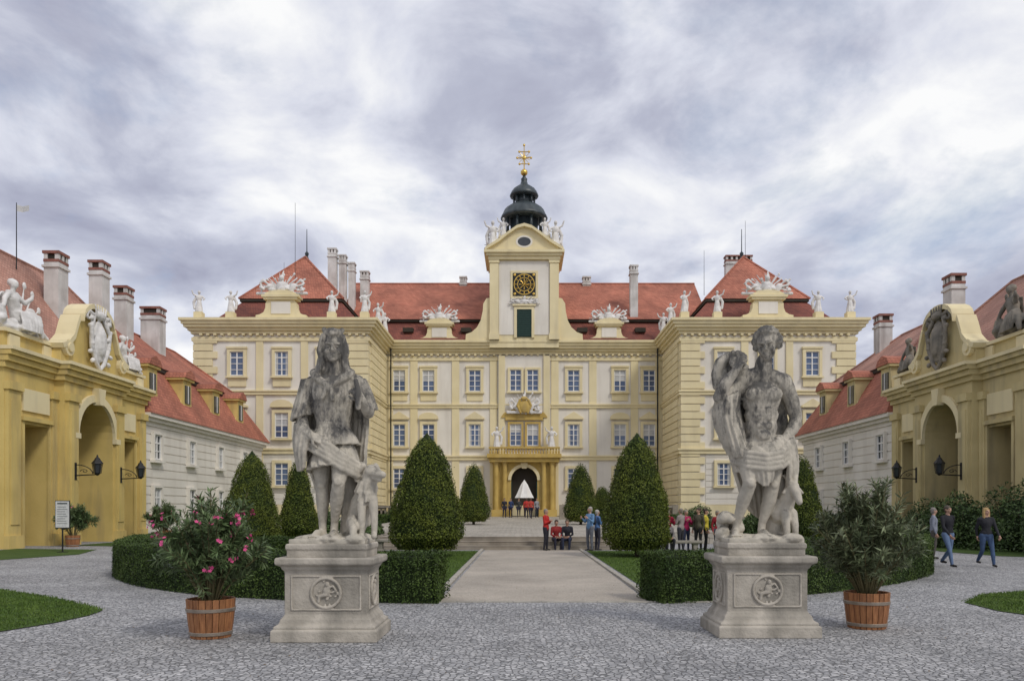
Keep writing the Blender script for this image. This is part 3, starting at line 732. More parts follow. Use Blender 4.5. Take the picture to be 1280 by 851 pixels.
for s in (-1,1): inst(FG[1],'portal_statue',pal,(s*2.6,YC-1.3,7.35),1.15,0,s)
def aedicule(x,y,z,k=1.):
    mb=MB()
    prof=[(2.1,0),(2.1,.35),(1.75,.42),(1.45,.6),(1.3,.95),(1.28,1.35),(1.15,1.5),(1.15,1.62)]
    pts=[(x+a*k,z+b*k) for a,b in prof]+[(x-a*k,z+b*k) for a,b in prof[::-1]]
    mb.poly(pts,y-.4,y+.4,t)
    mb.box(x-1.4*k,x+1.4*k,y-.6,y+.5,z+1.62*k,z+1.8*k,t); mb.box(x-1.55*k,x+1.55*k,y-.7,y+.55,z+1.8*k,z+2.0*k,t)
    mb.poly([(x-1.5*k,z+2.0*k)]+[(x-1.35*k*math.cos(a),z+2.0*k+.42*math.sin(a)) for a in np.linspace(0,math.pi,9)]+[(x+1.5*k,z+2.0*k)],y-.55,y+.45,t)
    mb.box(x-.8*k,x+.8*k,y-.46,y-.4,z+.45*k,z+1.45*k,c)
    mb.obj('attic_aedicule',pal,CM)
    inst(TROPHY,'trophy_sculpture',pal,(x,y-.1,z+2.1*k),(1.08*k,1.1,1.12*k))
for s in (-1,1):
    aedicule(s*20.65,YP+.2,17.72,1.02); aedicule(s*8.15,YC+.2,17.72,.9)
mb=MB(); sp=[]
for s in (-1,1):
    sp+= [(s*27.7,YP+.1),(s*25.0,YP+.1),(s*16.4,YP+.1),(s*13.6,YP+.1),(s*13.2,YP+4.2),(s*13.2,YC-1.2)]
for x,y in sp: mb.box(x-.35,x+.35,y-.35,y+.35,17.7,18.35,t)
for s in (-1,1):
    a,b=sorted((s*(IN),s*(OUT))); mb.box(a,b,YP,YP+.35,17.7,17.95,t)
mb.box(-IN,IN,YC,YC+.3,17.7,17.95,t)
mb.obj('attic_pedestals',pal,CM)
for i,(x,y) in enumerate(sp): inst(FG[i%3],'attic_statue',pal,(x,y,18.3),1.05,random.uniform(-.4,.4),random.choice((-1,1)))
mb=MB()
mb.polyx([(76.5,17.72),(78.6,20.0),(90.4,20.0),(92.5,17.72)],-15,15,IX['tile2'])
mb.box(-15,15,78.25,78.6,19.97,20.18,IX['dark'])  # painted step shadow along the central roof break
mb.polyx([(78.15,20.18),(84.5,25.4),(90.9,20.18)],-18,18,IX['tile'])
mb.cyl((-18,84.5,25.4),(18,84.5,25.4),.12,None,IX['tile'],6)
for s in (-1,1):
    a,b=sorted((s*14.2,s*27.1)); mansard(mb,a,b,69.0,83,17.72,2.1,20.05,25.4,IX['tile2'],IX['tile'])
    mb.lathe([(.25,25.2),(.12,25.6),(.2,25.9),(.05,26.1),(.03,28.2)],s*20.65,76,IX['copper'],8)
for x in (-11.2,-5.6,5.6,11.2):
    mb.box(x-.5,x+.5,77.0,77.9,18.7,19.1,IX['dark'])
mb.obj('roofs',pal,CM)
mb=MB()
def chimney(mb,x,y,w,d,z0,z1):
    mb.box(x-w/2,x+w/2,y-d/2,y+d/2,z0,z1-.6,IX['chimney']); mb.box(x-w/2-.08,x+w/2+.08,y-d/2-.08,y+d/2+.08,z1-.9,z1-.78,IX['chimney'])
    mb.box(x-w/2-.02,x+w/2+.02,y-d/2-.02,y+d/2+.02,z1-.6,z1-.45,IX['chimcap'] if w>.85 else IX['chimney'])
    n=max(2,int(w/.45))
    for i in range(n+1):
        xx=x-w/2+(w-.2)*i/n
        for yy in (y-d/2,y+d/2-.2): mb.box(xx,xx+.2,yy,yy+.2,z1-.45,z1-.15,IX['chimney'])
    mb.box(x-w/2+.05,x+w/2-.05,y-d/2+.05,y+d/2-.05,z1-.46,z1-.2,IX['dark'])
    mb.box(x-w/2-.06,x+w/2+.06,y-d/2-.06,y+d/2+.06,z1-.15,z1,IX['chimcap'] if w>.85 else IX['chimney'])
for x,y,w,z in [(-18.9,79,.8,27.3),(-18.0,79.5,.7,26.8),(-17.2,80,.6,26.2),(-16.2,81.5,.84,25.8),(10.8,78.9,.75,25.6),(6.6,84.5,.8,26.1),(-6.4,84.5,.7,26.1),(21.4,80,2.6,26.9)]:
    chimney(mb,x,y,w,.8,20,z)
for x,y,z0,z1 in [(-20.2,70.5,21,28.6),(21.0,76,25,29),(-24,80,22,26.3),(18,80,23,27.5)]: mb.cyl((x,y,z0),(x,y,z1),.025,.015,IX['black'],5)
mb.obj('chimneys',pal,CM)
mb=MB(); YT=76.1
mb.box(-3.3,3.3,YT,81,17.0,26.0,t)
mb.box(-2.4,2.4,YT-.06,YT,18.2,25.2,c)
for s in (-1,1):
    mb.box(s*2.85-.42,s*2.85+.42,YT-.22,YT,17.72,25.3,t); mb.box(s*2.85-.5,s*2.85+.5,YT-.3,YT,25.0,25.3,t); mb.box(s*2.85-.5,s*2.85+.5,YT-.3,YT,17.72,18.3,t)
    pr=[(3.3,17.72),(5.6,17.72),(5.55,18.3),(5.0,18.5),(4.5,18.95),(4.15,19.6),(3.95,20.5),(3.9,21.2),(3.6,21.7),(3.3,21.75)]
    mb.poly([(s*a,b) for a,b in pr],YT+.1,YT+1.2,t)
for z0,z1,p in [(25.3,25.6,.12),(25.6,25.85,.3),(25.85,26.1,.5)]: mb.box(-3.3-p,3.3+p,YT-.25-p,81+p,z0,z1,t)
ped=[(-3.7,26.1),(-3.3,26.35),(-2.4,26.9),(-1.5,27.6),(-.7,28.15),(0,28.35),(.7,28.15),(1.5,27.6),(2.4,26.9),(3.3,26.35),(3.7,26.1)]
mb.poly(ped,YT-.2,YT+1.2,t)
for (a,b),(a2,b2) in zip(ped[:-1],ped[1:]): mb.poly([(a,b+.003),(a2,b2+.003),(a2,b2+.28),(a,b+.28)],YT-.6,YT+1.3,t)
el=[(.62*math.cos(a),27.0+.42*math.sin(a)) for a in np.linspace(0,2*math.pi,19)[:-1]]
mb.poly(el,YT-.24,YT-.2,IX['darkglass'])
el2=[(.8*math.cos(a),27.0+.58*math.sin(a)) for a in np.linspace(0,2*math.pi,19)[:-1]]
mb.poly(el2,YT-.22,YT-.19,c)
mb.box(-2.2,2.2,YT+1.2,80.4,26.1,27.9,t); mb.box(-2.5,2.5,YT+1.2,80.6,27.9,28.1,t)
mb.box(-.7,.7,YT-.12,YT,18.0,20.6,IX['shutter'])
for i in range(12): mb.box(-.66,.66,YT-.15,YT-.1,18.08+i*.21,18.2+i*.21,IX['shutter'])
for a,b,e,f in ((-.95,-.7,17.9,20.85),(.7,.95,17.9,20.85)): mb.box(a,b,YT-.2,YT,e,f,t)
mb.box(-.7,.7,YT-.197,YT,20.6,20.85,t); mb.box(-1.1,1.1,YT-.3,YT,20.9,21.05,t)
zc=22.95
mb.box(-1.3,1.3,YT-.14,YT,zc-1.3,zc+1.3,t); mb.box(-1.08,1.08,YT-.18,YT,zc-1.08,zc+1.08,IX['black'])
for r0,r1 in ((.92,1.0),(.60,.66)):
    n=32
    for i in range(n):
        a0,a1=2*math.pi*i/n,2*math.pi*(i+1)/n
        mb.poly([(r0*math.cos(a0),zc+r0*math.sin(a0)),(r1*math.cos(a0),zc+r1*math.sin(a0)),(r1*math.cos(a1),zc+r1*math.sin(a1)),(r0*math.cos(a1),zc+r0*math.sin(a1))],YT-.21,YT-.185,IX['gold'])
for i in range(12):
    a=i*math.pi/6; u=V(math.cos(a),0,math.sin(a)); mb.cyl(u*.69+V(0,YT-.2,zc),u*.89+V(0,YT-.2,zc),.05,.07,IX['gold'],6)
for a,l,w in ((math.radians(62),.62,.05),(math.radians(-15),.85,.04)):
    u=V(math.cos(a),0,math.sin(a)); mb.cyl(u*-.2+V(0,YT-.24,zc),u*l+V(0,YT-.24,zc),w,.02,IX['gold'],6)
for i in range(8):
    a=i*math.pi/4; u=V(math.cos(a),0,math.sin(a)); mb.cyl(u*.15+V(0,YT-.2,zc),u*.5+V(0,YT-.2,zc),.03,.06,IX['gold'],5)
for sx in (-1,1):
    for sz in (-1,1): mb.ell((sx*.9,YT-.2,zc+sz*.9),(.13,.03,.13),IX['gold'])
mb.obj('clock_tower',pal,CM)
inst(TROPHY,'clock_sculpture',pal,(0,YT-.2,21.1),(.75,.5,.45))
for s in (-1,1):
    inst(TROPHY,'tower_sculpture_group',pal,(s*2.75,YT+.9,26.55),(.55,1.1,1.25))
    inst(FG[0],'tower_statue',pal,(s*3.0,YT+.3,26.5),1.45,0,s); inst(FG[2],'tower_statue',pal,(s*2.0,YT+1.6,27.9),1.1,0,-s)
mb=MB(); cy=78.8; cu=IX['copper']
mb.lathe([(1.95,28.0),(1.95,28.5),(1.7,28.6),(1.45,28.7),(1.45,30.1)],0,cy,cu,8,math.pi/8)
for i in range(8):
    a=math.pi/8+i*math.pi/4; mb.cyl((1.75*math.cos(a),cy+1.75*math.sin(a),28.5),(1.75*math.cos(a),cy+1.75*math.sin(a),30.1),.15,.13,cu,8)
mb.lathe([(1.9,30.05),(2.3,30.12),(2.32,30.3),(2.2,30.45),(2.05,30.85),(1.8,31.15),(1.45,31.4),(1.15,31.5),(1.15,31.55)],0,cy,cu,16)
mb.lathe([(.85,31.5),(.85,32.3)],0,cy,cu,8)
for i in range(8):
    a=i*math.pi/4; mb.cyl((1.0*math.cos(a),cy+1.0*math.sin(a),31.5),(1.0*math.cos(a),cy+1.0*math.sin(a),32.35),.1,.1,cu,6)
mb.lathe([(1.1,32.3),(1.4,32.36),(1.42,32.5),(1.3,32.75),(1.05,33.1),(.7,33.35),(.4,33.55),(.28,33.9),(.32,34.1),(.16,34.3),(.1,34.6)],0,cy,cu,16)
mb.obj('cupola',pal,CM,True)
mb=MB(); go=IX['gold']
mb.ell((0,cy,34.75),(.36,.36,.34),go); mb.cyl((0,cy,34.9),(0,cy,37.4),.06,.04,go,6)
for z,w in ((35.6,.45),(36.2,.68),(36.8,.48)):
    mb.cyl((-w,cy,z),(w,cy,z),.045,.045,go,6)
    for s in (-1,1): mb.ell((s*w,cy,z),(.12,.08,.12),go)
for i in range(12):
    a=i*math.pi/6+.2; mb.cyl((0,cy,36.2),(.62*math.cos(a),cy,36.2+.62*math.sin(a)),.035,.02,go,5)
mb.ell((0,cy,37.45),(.12,.1,.14),go); mb.ell((0,cy,36.2),(.2,.1,.2),go)
mb.obj('gilded_finial',pal,CM)

# ------------------------------------------------------------------ SIDE RANGES
def seated_sculpture(seed):
    r=random.Random(seed); F=Fig()
    F.ell((0,.1,.15),(1.25,.42,.26))
    for i in range(10): F.ell((r.uniform(-1.1,1.1),r.uniform(-.3,.2),r.uniform(.15,.4)),(r.uniform(.15,.3),.2,r.uniform(.08,.18)),0,rotm(0,0,r.uniform(-.6,.6)))
    F.chain([((-.1,-.05,.55),.24),((-.22,-.02,.85),.19),((-.32,.0,1.15),.22)]); F.cap((-.52,.0,1.32),.11,(-.12,.0,1.34),.11)
    F.cap((-.33,0,1.35),.09,(-.33,-.04,1.52),.085); F.ell((-.33,-.07,1.66),(.125,.15,.165)); F.ell((-.33,.0,1.72),(.15,.16,.14))
    F.chain([((-.05,-.1,.52),.19),((.42,-.32,.68),.15),((.62,-.38,.36),.11),((.72,-.4,.08),.08)]); F.chain([((-.0,-.0,.5),.19),((.55,-.1,.5),.15),((.95,-.18,.3),.11),((1.25,-.25,.12),.07)])
    F.chain([((-.14,-.02,1.3),.10),((.12,-.16,1.12),.085),((.3,-.28,1.32),.065),((.33,-.3,1.42),.05)]); F.chain([((-.5,0,1.3),.10),((-.78,-.05,1.08),.085),((-.95,-.12,.78),.065)])
    F.cloth([[(.5,-.5,.75),(.15,-.3,.85),(-.3,-.25,.75)],[(.55,-.52,.45),(.15,-.45,.5),(-.35,-.35,.45)],[(.5,-.5,.12),(.1,-.48,.1),(-.4,-.42,.1)]],8,(.02,.06),.05,60,30,seed)
    F.cloth([[(-.1,.2,1.35),(-.4,.22,1.4),(-.65,.15,1.3)],[(-.2,.3,.9),(-.6,.32,.95),(-.95,.2,.9)],[(-.4,.35,.3),(-.8,.3,.3),(-1.2,.2,.3)]],8,(.02,.06),.05,60,30,seed+1)
    F.ell((.85,.1,.75),(.34,.1,.42),0,rotm(0,0,.4)); F.ell((-1.0,-.05,.5),(.3,.12,.36),0,rotm(0,0,-.3))
    for a,b in (((.4,.2,.3),(1.2,.25,1.7)),((.3,.2,.3),(.75,.25,1.9)),((-.6,.25,.3),(-1.15,.3,1.6)),((.5,.2,.3),(1.5,.2,1.2))): F.cap(a,.05,b,.03); F.ell(b,(.1,.05,.14))
    return F.build(.03,1,.03,.12)
SEAT=[seated_sculpture(5),seated_sculpture(9)]
def range_building(s,X0,uend,sculpt):
    """local frame: x = along courtyard (world Y), -y = towards courtyard, z up"""
    if s<0: T=Matrix(((0,-1,0,X0),(1,0,0,0),(0,0,1,0),(0,0,0,1)))
    else:   T=Matrix(((0,1,0,X0),(1,0,0,0),(0,0,1,0),(0,0,0,1)))
    cr,ye,tr=IX['cream'],IX['yellow' if s<0 else 'yellow2'],IX['trim']
    U1=45.2
    w=group('courtyard_wing')
    mb=MB(T); mb.box(U1,uend,0,10,0,7.0,cr)
    z=.5
    while z<6.3: mb.box(U1,uend+.04,-.05,.5,z,z+.44,cr); z+=.5
    mb.box(U1,uend+.15,-.12,.5,6.45,6.7,cr); mb.box(U1,uend+.35,-.32,.5,6.7,6.9,cr); mb.box(U1,uend+.55,-.52,10.5,6.9,7.12,cr); mb.box(U1,uend+.08,-.1,.5,0,.5,cr)
    mb.obj('walls',w,CM)
    mb=MB(T); us=[46.9+i*4.9 for i in range(int((uend-46.5)/4.9)+1)]
    for u in us:
        window(mb,u,-.051,4.55,6.0,.95,'cream',0,'darkglass',.14,2); window(mb,u,-.051,1.2,2.9,.95,'cream',0,'darkglass',.14,2)
    mb.obj('windows',w,CM)
    mb=MB(T); mansard(mb,U1+.02,uend+.6,-.6,10.6,7.12,2.0,10.3,13.6,IX['tile'],IX['tile_old'] if s>0 else IX['tile'],over=.15)
    mb.obj('roof',w,CM)
    mb=MB(T)
    for u in us:
        mb.box(u-.62,u+.62,.15,2.0,7.9,9.9,ye); mb.box(u-.38,u+.38,.09,.2,8.45,9.6,IX['darkglass']); mb.box(u-.03,u+.03,.06,.15,8.45,9.6,IX['white'])
        mb.box(u-.8,u+.8,.0,2.4,9.9,10.05,ye); mb.poly([(u-.85,10.05),(u-.6,10.4),(u,10.62),(u+.6,10.4),(u+.85,10.05)],-.08,3.0,IX['tile'])
        for q in (-1,1): mb.poly([(u+q*.62,7.95),(u+q*.95,7.95),(u+q*.9,8.3),(u+q*.7,8.6),(u+q*.62,9.2)],.2,.5,ye)
    mb.obj('dormers',w,CM)
    mb=MB(T)
    for u,wd,dd,z in ([(44,.95,.8,15.7),(48.5,.9,.8,16.6),(51.5,.95,.8,15.9),(55.6,1.0,1.3,15.6)] if s<0 else [(46.8,.95,.8,15.3),(56.0,.95,.9,15.2)]):
        chimney(mb,u,4.1,wd,dd,11,z)
    mb.obj('chimneys',w,CM)
    b=group('gatehouse')
    mb=MB(T)
    mb.box(20,U1-.01,1.6,10.5,0,8.0,cr); mansard(mb,20,53.5 if s<0 else 50,1.2,11.5,8.0,.9,9.6,15.4 if s<0 else 14.4,IX['tile_old'],IX['tile_old'],over=.05)
    mb.obj('rear_block',b,CM)
    mb=MB(T); uc=39.1
    f=-.22
    def opening_wall(u0,u1,o0,o1,zt,z1,y0,y1,m,archr=0):
        pts=[(u0,0),(u0,z1),(u1,z1),(u1,0),(o1,0)]
        if archr:
            r=(o1-o0)/2; cc=(o0+o1)/2; pts+=[(cc+r*math.cos(a),zt+r*math.sin(a)) for a in np.linspace(0,math.pi,16)]
        else: pts+=[(o1,zt),(o0,zt)]
        pts+=[(o0,0)]; mb.poly(pts,y0,y1,m)
    opening_wall(32.9,36.45,34.15,35.95,5.3,7.5,f,1.3,ye)
    opening_wall(41.75,45.2,42.2,43.95,5.3,7.5,f,1.3,ye)
    opening_wall(36.45,41.75,37.45,40.75,5.2,7.5,f-.45,1.3,ye,1)
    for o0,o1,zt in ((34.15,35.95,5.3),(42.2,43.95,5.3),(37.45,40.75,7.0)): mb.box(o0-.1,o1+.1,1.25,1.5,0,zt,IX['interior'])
    mb.box(38.0,40.2,1.2,1.26,0,4.2,IX['dark']); mb.box(34.5,35.6,1.2,1.26,.0,3.0,IX['dark']); mb.box(42.5,43.6,1.2,1.26,0,3.0,IX['dark'])
    for u,pw,fy in ((33.35,.42,f),(36.05+.2,.22,f),(45.0-.35,.36,f),(36.95,.40,f-.45),(41.25,.40,f-.45),(41.95,.14,f)):
        mb.box(u-pw,u+pw,fy-.16,fy,.55,6.6,ye); mb.box(u-pw-.07,u+pw+.07,fy-.24,fy,0,.55,ye); mb.box(u-pw-.07,u+pw+.07,fy-.26,fy,6.6,6.95,ye)
        mb.box(u-pw+.12,u+pw-.12,fy-.2,fy-.155,1.0,6.2,ye)
    for i in range(18):
        a0,a1=math.pi*i/18,math.pi*(i+1)/18
        mb.poly([(uc+r*math.cos(a),5.2+r*math.sin(a)) for r,a in ((1.65,a0),(2.0,a0),(2.0,a1),(1.65,a1))],f-.6,f-.45,tr)
    for q in (-1,1): mb.box(uc+q*1.85-.22,uc+q*1.85+.22,f-.66,f-.45,4.95,5.2,tr)
    mb.poly([(uc-.2,6.7),(uc+.2,6.7),(uc+.34,7.5),(uc-.34,7.5)],f-.8,f-.45,tr)
    for u0,u1 in ((34.0,36.0),(42.15,44.0)):
        mb.box(u0-.1,u1+.1,f-.2,f,5.42,5.6,ye); mb.box(u0+.05,u1-.05,f-.08,f,5.85,6.8,tr)
        mb.box(u0-.05,u0+.12,f-.1,f,0,5.42,ye); mb.box(u1-.1,u1+.07,f-.1,f,0,5.42,ye)
    for z0,z1,p in ((7.5,7.75,.12),(7.75,8.0,.28),(8.0,8.2,.42),(8.2,8.35,.52)):
        mb.box(32.8-p*.3,45.25+p*.3,f-p,1.6,z0,z1,ye if p<.5 else tr); mb.box(36.3-p*.4,41.9+p*.4,f-.45-p,f,z0-.002,z1-.002,ye if p<.5 else tr)
    mb.box(33.0,45.1,f+.1,1.5,8.35,9.0,ye); mb.box(32.9,45.2,f-.05,1.6,9.0,9.15,tr)
    for u in (33.6,36.0,42.3,44.7): mb.box(u-.35,u+.35,f+.0,f+.1,8.4,8.95,tr)
    gp=[(-2.9,8.35),(-2.85,8.9),(-2.4,9.1),(-1.95,9.5),(-1.7,10.1),(-1.5,10.5),(-1.2,10.6)]
    pts=[(uc+a,zz) for a,zz in gp]+[(uc+1.25*-math.cos(a),10.6+.75*math.sin(a)) for a in np.linspace(.15,math.pi-.15,9)]+[(uc-a,zz) for a,zz in gp[::-1]]
    mb.poly(pts,f-.42,f+.25,ye)
    tp=[(uc-1.4,10.5)]+[(uc+1.4*-math.cos(a),10.55+.8*math.sin(a)) for a in np.linspace(.1,math.pi-.1,10)]+[(uc+1.4,10.5)]
    for (a,b_),(a2,b2) in zip(tp[:-1],tp[1:]): mb.poly([(a,b_+.003),(a2,b2+.003),(a2,b2+.24),(a,b_+.24)],f-.7,f+.35,tr)
    sd_=[(uc-q*(a+.02),z_) for q in (1,-1) for a,z_ in ()]
    for q in (-1,1):
        vo=[(2.95,8.95),(2.45,9.15),(2.0,9.55),(1.75,10.15),(1.55,10.55)]
        for (a,z_),(a2,z2) in zip(vo[:-1],vo[1:]): mb.poly([(uc+q*a,z_),(uc+q*a2,z2),(uc+q*(a2+.1),z2+.2),(uc+q*(a+.1),z_+.2)],f-.62,f+.3,tr)
        mb.poly([(uc+q*(2.45+.38*math.cos(a)),9.05+.38*math.sin(a)) for a in np.linspace(0,2*math.pi,15)[:-1]],f-.6,f+.2,tr)
        mb.poly([(uc+q*(2.45+.2*math.cos(a)),9.05+.2*math.sin(a)) for a in np.linspace(0,2*math.pi,15)[:-1]],f-.68,f-.6,tr)
    mb.obj('yellow_facade',b,CM)
    F=Fig(); F.ell((0,0,0),(.55,.2,.95)); F.ell((0,-.16,0),(.36,.16,.68)); F.ell((0,-.05,1.12),(.42,.22,.2))
    for q in (-.36,-.18,0,.18,.36): F.cap((q,-.1,1.2),.06,(q*1.25,-.1,1.5),.045)
    for q in (-1,1):
        F.chain([((q*.45,0,.95),.11),((q*.78,-.1,.45),.10),((q*.66,-.05,-.3),.12),((q*.32,-.05,-.95),.10),((0,-.05,-1.2),.09)])
        F.chain([((q*.5,0,1.1),.10),((q*.9,0,1.2),.09),((q*.98,0,.9),.07),((q*.85,0,.85),.06)])
        for i in range(6): F.ell((q*(.72+.12*math.sin(i*2)),-.08,.9-i*.36),(.10,.12,.13),0,rotm(0,0,q*i*.5))
    me=F.build(.03,1,.03,.12)
    o=finish(me,'heraldic_cartouche',b,[sculpt]); o.rotation_euler[2]=math.pi/2 if s<0 else -math.pi/2
    o.location=T@Vector((uc,f-.62,9.8)); o.scale=(1.1,1,1.12)
    for i,(u,k) in enumerate(((34.4,1.25),(43.7,1.05))):
        me=SEAT[i] if s<0 else SEAT[i].copy()
        if s>0: me.materials.clear()
        o=finish(me,'seated_sculpture',b,[sculpt]); o.rotation_euler[2]=math.pi/2 if s<0 else -math.pi/2; o.scale=(k,k,k)
        o.location=T@Vector((u,.15,9.12))
    for u in (37.0,41.2):
        L=group('wall_lantern'); mb=MB(T); y=f-.45-.16; q=.8
        mb.box(u-.08,u+.08,y-.06,y,3.0,3.8,0); mb.cyl((u,y,3.2),(u,y-1.05,3.25),.03,.025,0,6)
        pts=[(y-.05-.8*math.sin(a),3.7-.45*(1-math.cos(a))) for a in np.linspace(0,1.5,7)]
        for (a,b2),(a2,b3) in zip(pts[:-1],pts[1:]): mb.cyl((u,a,b2),(u,a2,b3),.022,.022,0,6)
        for i in range(10):
            a0=i*.75;r0=.2-.017*i; a1=a0+.75;r1=r0-.017
            mb.cyl((u,y-.45+r0*math.cos(a0),3.4+r0*math.sin(a0)*.5),(u,y-.45+r1*math.cos(a1),3.4+r1*math.sin(a1)*.5),.016,.016,0,5)
        yy=y-1.05; mb.lathe([(.05*q,3.2),(.12*q,3.26),(.17*q,3.29),(.2*q,3.31)],u,yy,0,6)
        for i in range(6):
            a=i*math.pi/3; mb.cyl((u+.19*q*math.cos(a),yy+.19*q*math.sin(a),3.3),(u+.27*q*math.cos(a),yy+.27*q*math.sin(a),3.75),.015,.015,0,4)
        mb.lathe([(.16*q,3.31),(.24*q,3.74)],u,yy,1,6); mb.lathe([(.32*q,3.75),(.3*q,3.79),(.16*q,3.93),(.14*q,3.99),(.06*q,4.05),(.03*q,4.16)],u,yy,0,6)
        mb.obj('lantern',L,['black','darkglass'])
    return T
TL=range_building(-1,-21.75,66.0,'sculpt')
TR=range_building(1,20.95,60.0,'sculpt_dark')
g=group('flagpole',(-27.4,43.0,14.5)); mb=MB(); mb.cyl((0,0,0),(0,0,3.6),.03,.02,0,6)
mb.add([(0,0,3.5),(.3,.05,3.42),(.7,-.03,3.45),(.7,-.03,3.15),(.3,.05,3.1),(0,0,3.15)],[(0,1,4,5),(1,2,3,4)],1)
mb.obj('pole_and_flag',g,['black','sign'])

# ------------------------------------------------------------------ PEDESTALS AND STATUES
def pedestal(parent):
    mb=MB(); hx,hy=.52,.40
    mb.rect_loft([(.14,0),(.14,.14),(.115,.16)],0,0,hx,hy)
    mb.rect_loft([(.11,.155),(.11,.19),(.06,.22),(.045,.27),(.02,.30),(0,.33),(0,.86),(.012,.88),(.03,.90),(.04,.93),(.09,.955),(.10,.97),(.10,1.03),(.085,1.045)],0,0,hx,hy)
    mb.rect_loft([(-.02,1.04),(-.02,1.13),(-.005,1.145),(-.005,1.2),(-.02,1.215)],0,0,hx,hy)
    o=mb.obj('pedestal',parent,['pedestal']); bevel(o,.014,2)
    for ang,hw,off in ((0,hx,hy),(math.pi/2,hy,hx),(-math.pi/2,hy,hx),(math.pi,hx,hy)):
        F=Fig(); n=28; W=hw-.09
        for a,b in (((-W,.39),(W,.39)),((W,.39),(W,.81)),((W,.81),(-W,.81)),((-W,.81),(-W,.39))): F.cap((a[0],0,a[1]),.014,(b[0],0,b[1]),.014)
        R=.185
        for i in range(n):
            a0,a1=2*math.pi*i/n,2*math.pi*(i+1)/n; F.cap((R*math.cos(a0),-.006,.6+R*math.sin(a0)),.02,(R*math.cos(a1),-.006,.6+R*math.sin(a1)),.02)
        F.ell((.01,-.005,.62),(.05,.03,.07)); F.ell((.02,-.01,.71),(.03,.03,.035)); F.chain([((0,-.01,.58),.03),((-.08,-.01,.56),.022),((-.09,-.01,.49),.018)]); F.chain([((.02,-.01,.66),.02),((.09,-.01,.69),.014),((.13,-.01,.63),.012)])
        r=random.Random(5)
        for i in range(16):
            a=r.uniform(0,6.28); q=r.uniform(.06,.16); F.ell((q*math.cos(a),0,.6+q*math.sin(a)),(.022,.016,.014),0,rotm(0,0,a))
        o=finish(F.build(.008,1),'relief_panel',parent,['pedestal']); o.rotation_euler[2]=ang
        o.location=Matrix.Rotation(ang,3,'Z')@Vector((0,-off-.002,0))

def base_rock(F,w=.48,d=.36,h=.07):
    F.box(-w,w,-d,d,-.06,.0); r=random.Random(1)
    for i in range(22):
        x,y=r.uniform(-w*.8,w*.8),r.uniform(-d*.8,d*.8); F.ell((x,y,.0),(r.uniform(.08,.16),r.uniform(.08,.14),r.uniform(.03,h)))
def arcrow(cx,cy,rx,ry,z,a0,a1,n=11,tilt=0,ph=0):
    out=[]
    for i in range(n):
        a=math.radians(a0+(a1-a0)*i/(n-1)); out.append((cx+rx*math.sin(a),cy-ry*math.cos(a),z+tilt*math.sin(a+ph)))
    return out[::-1]
def rv(rows): return [q[::-1] for q in rows]

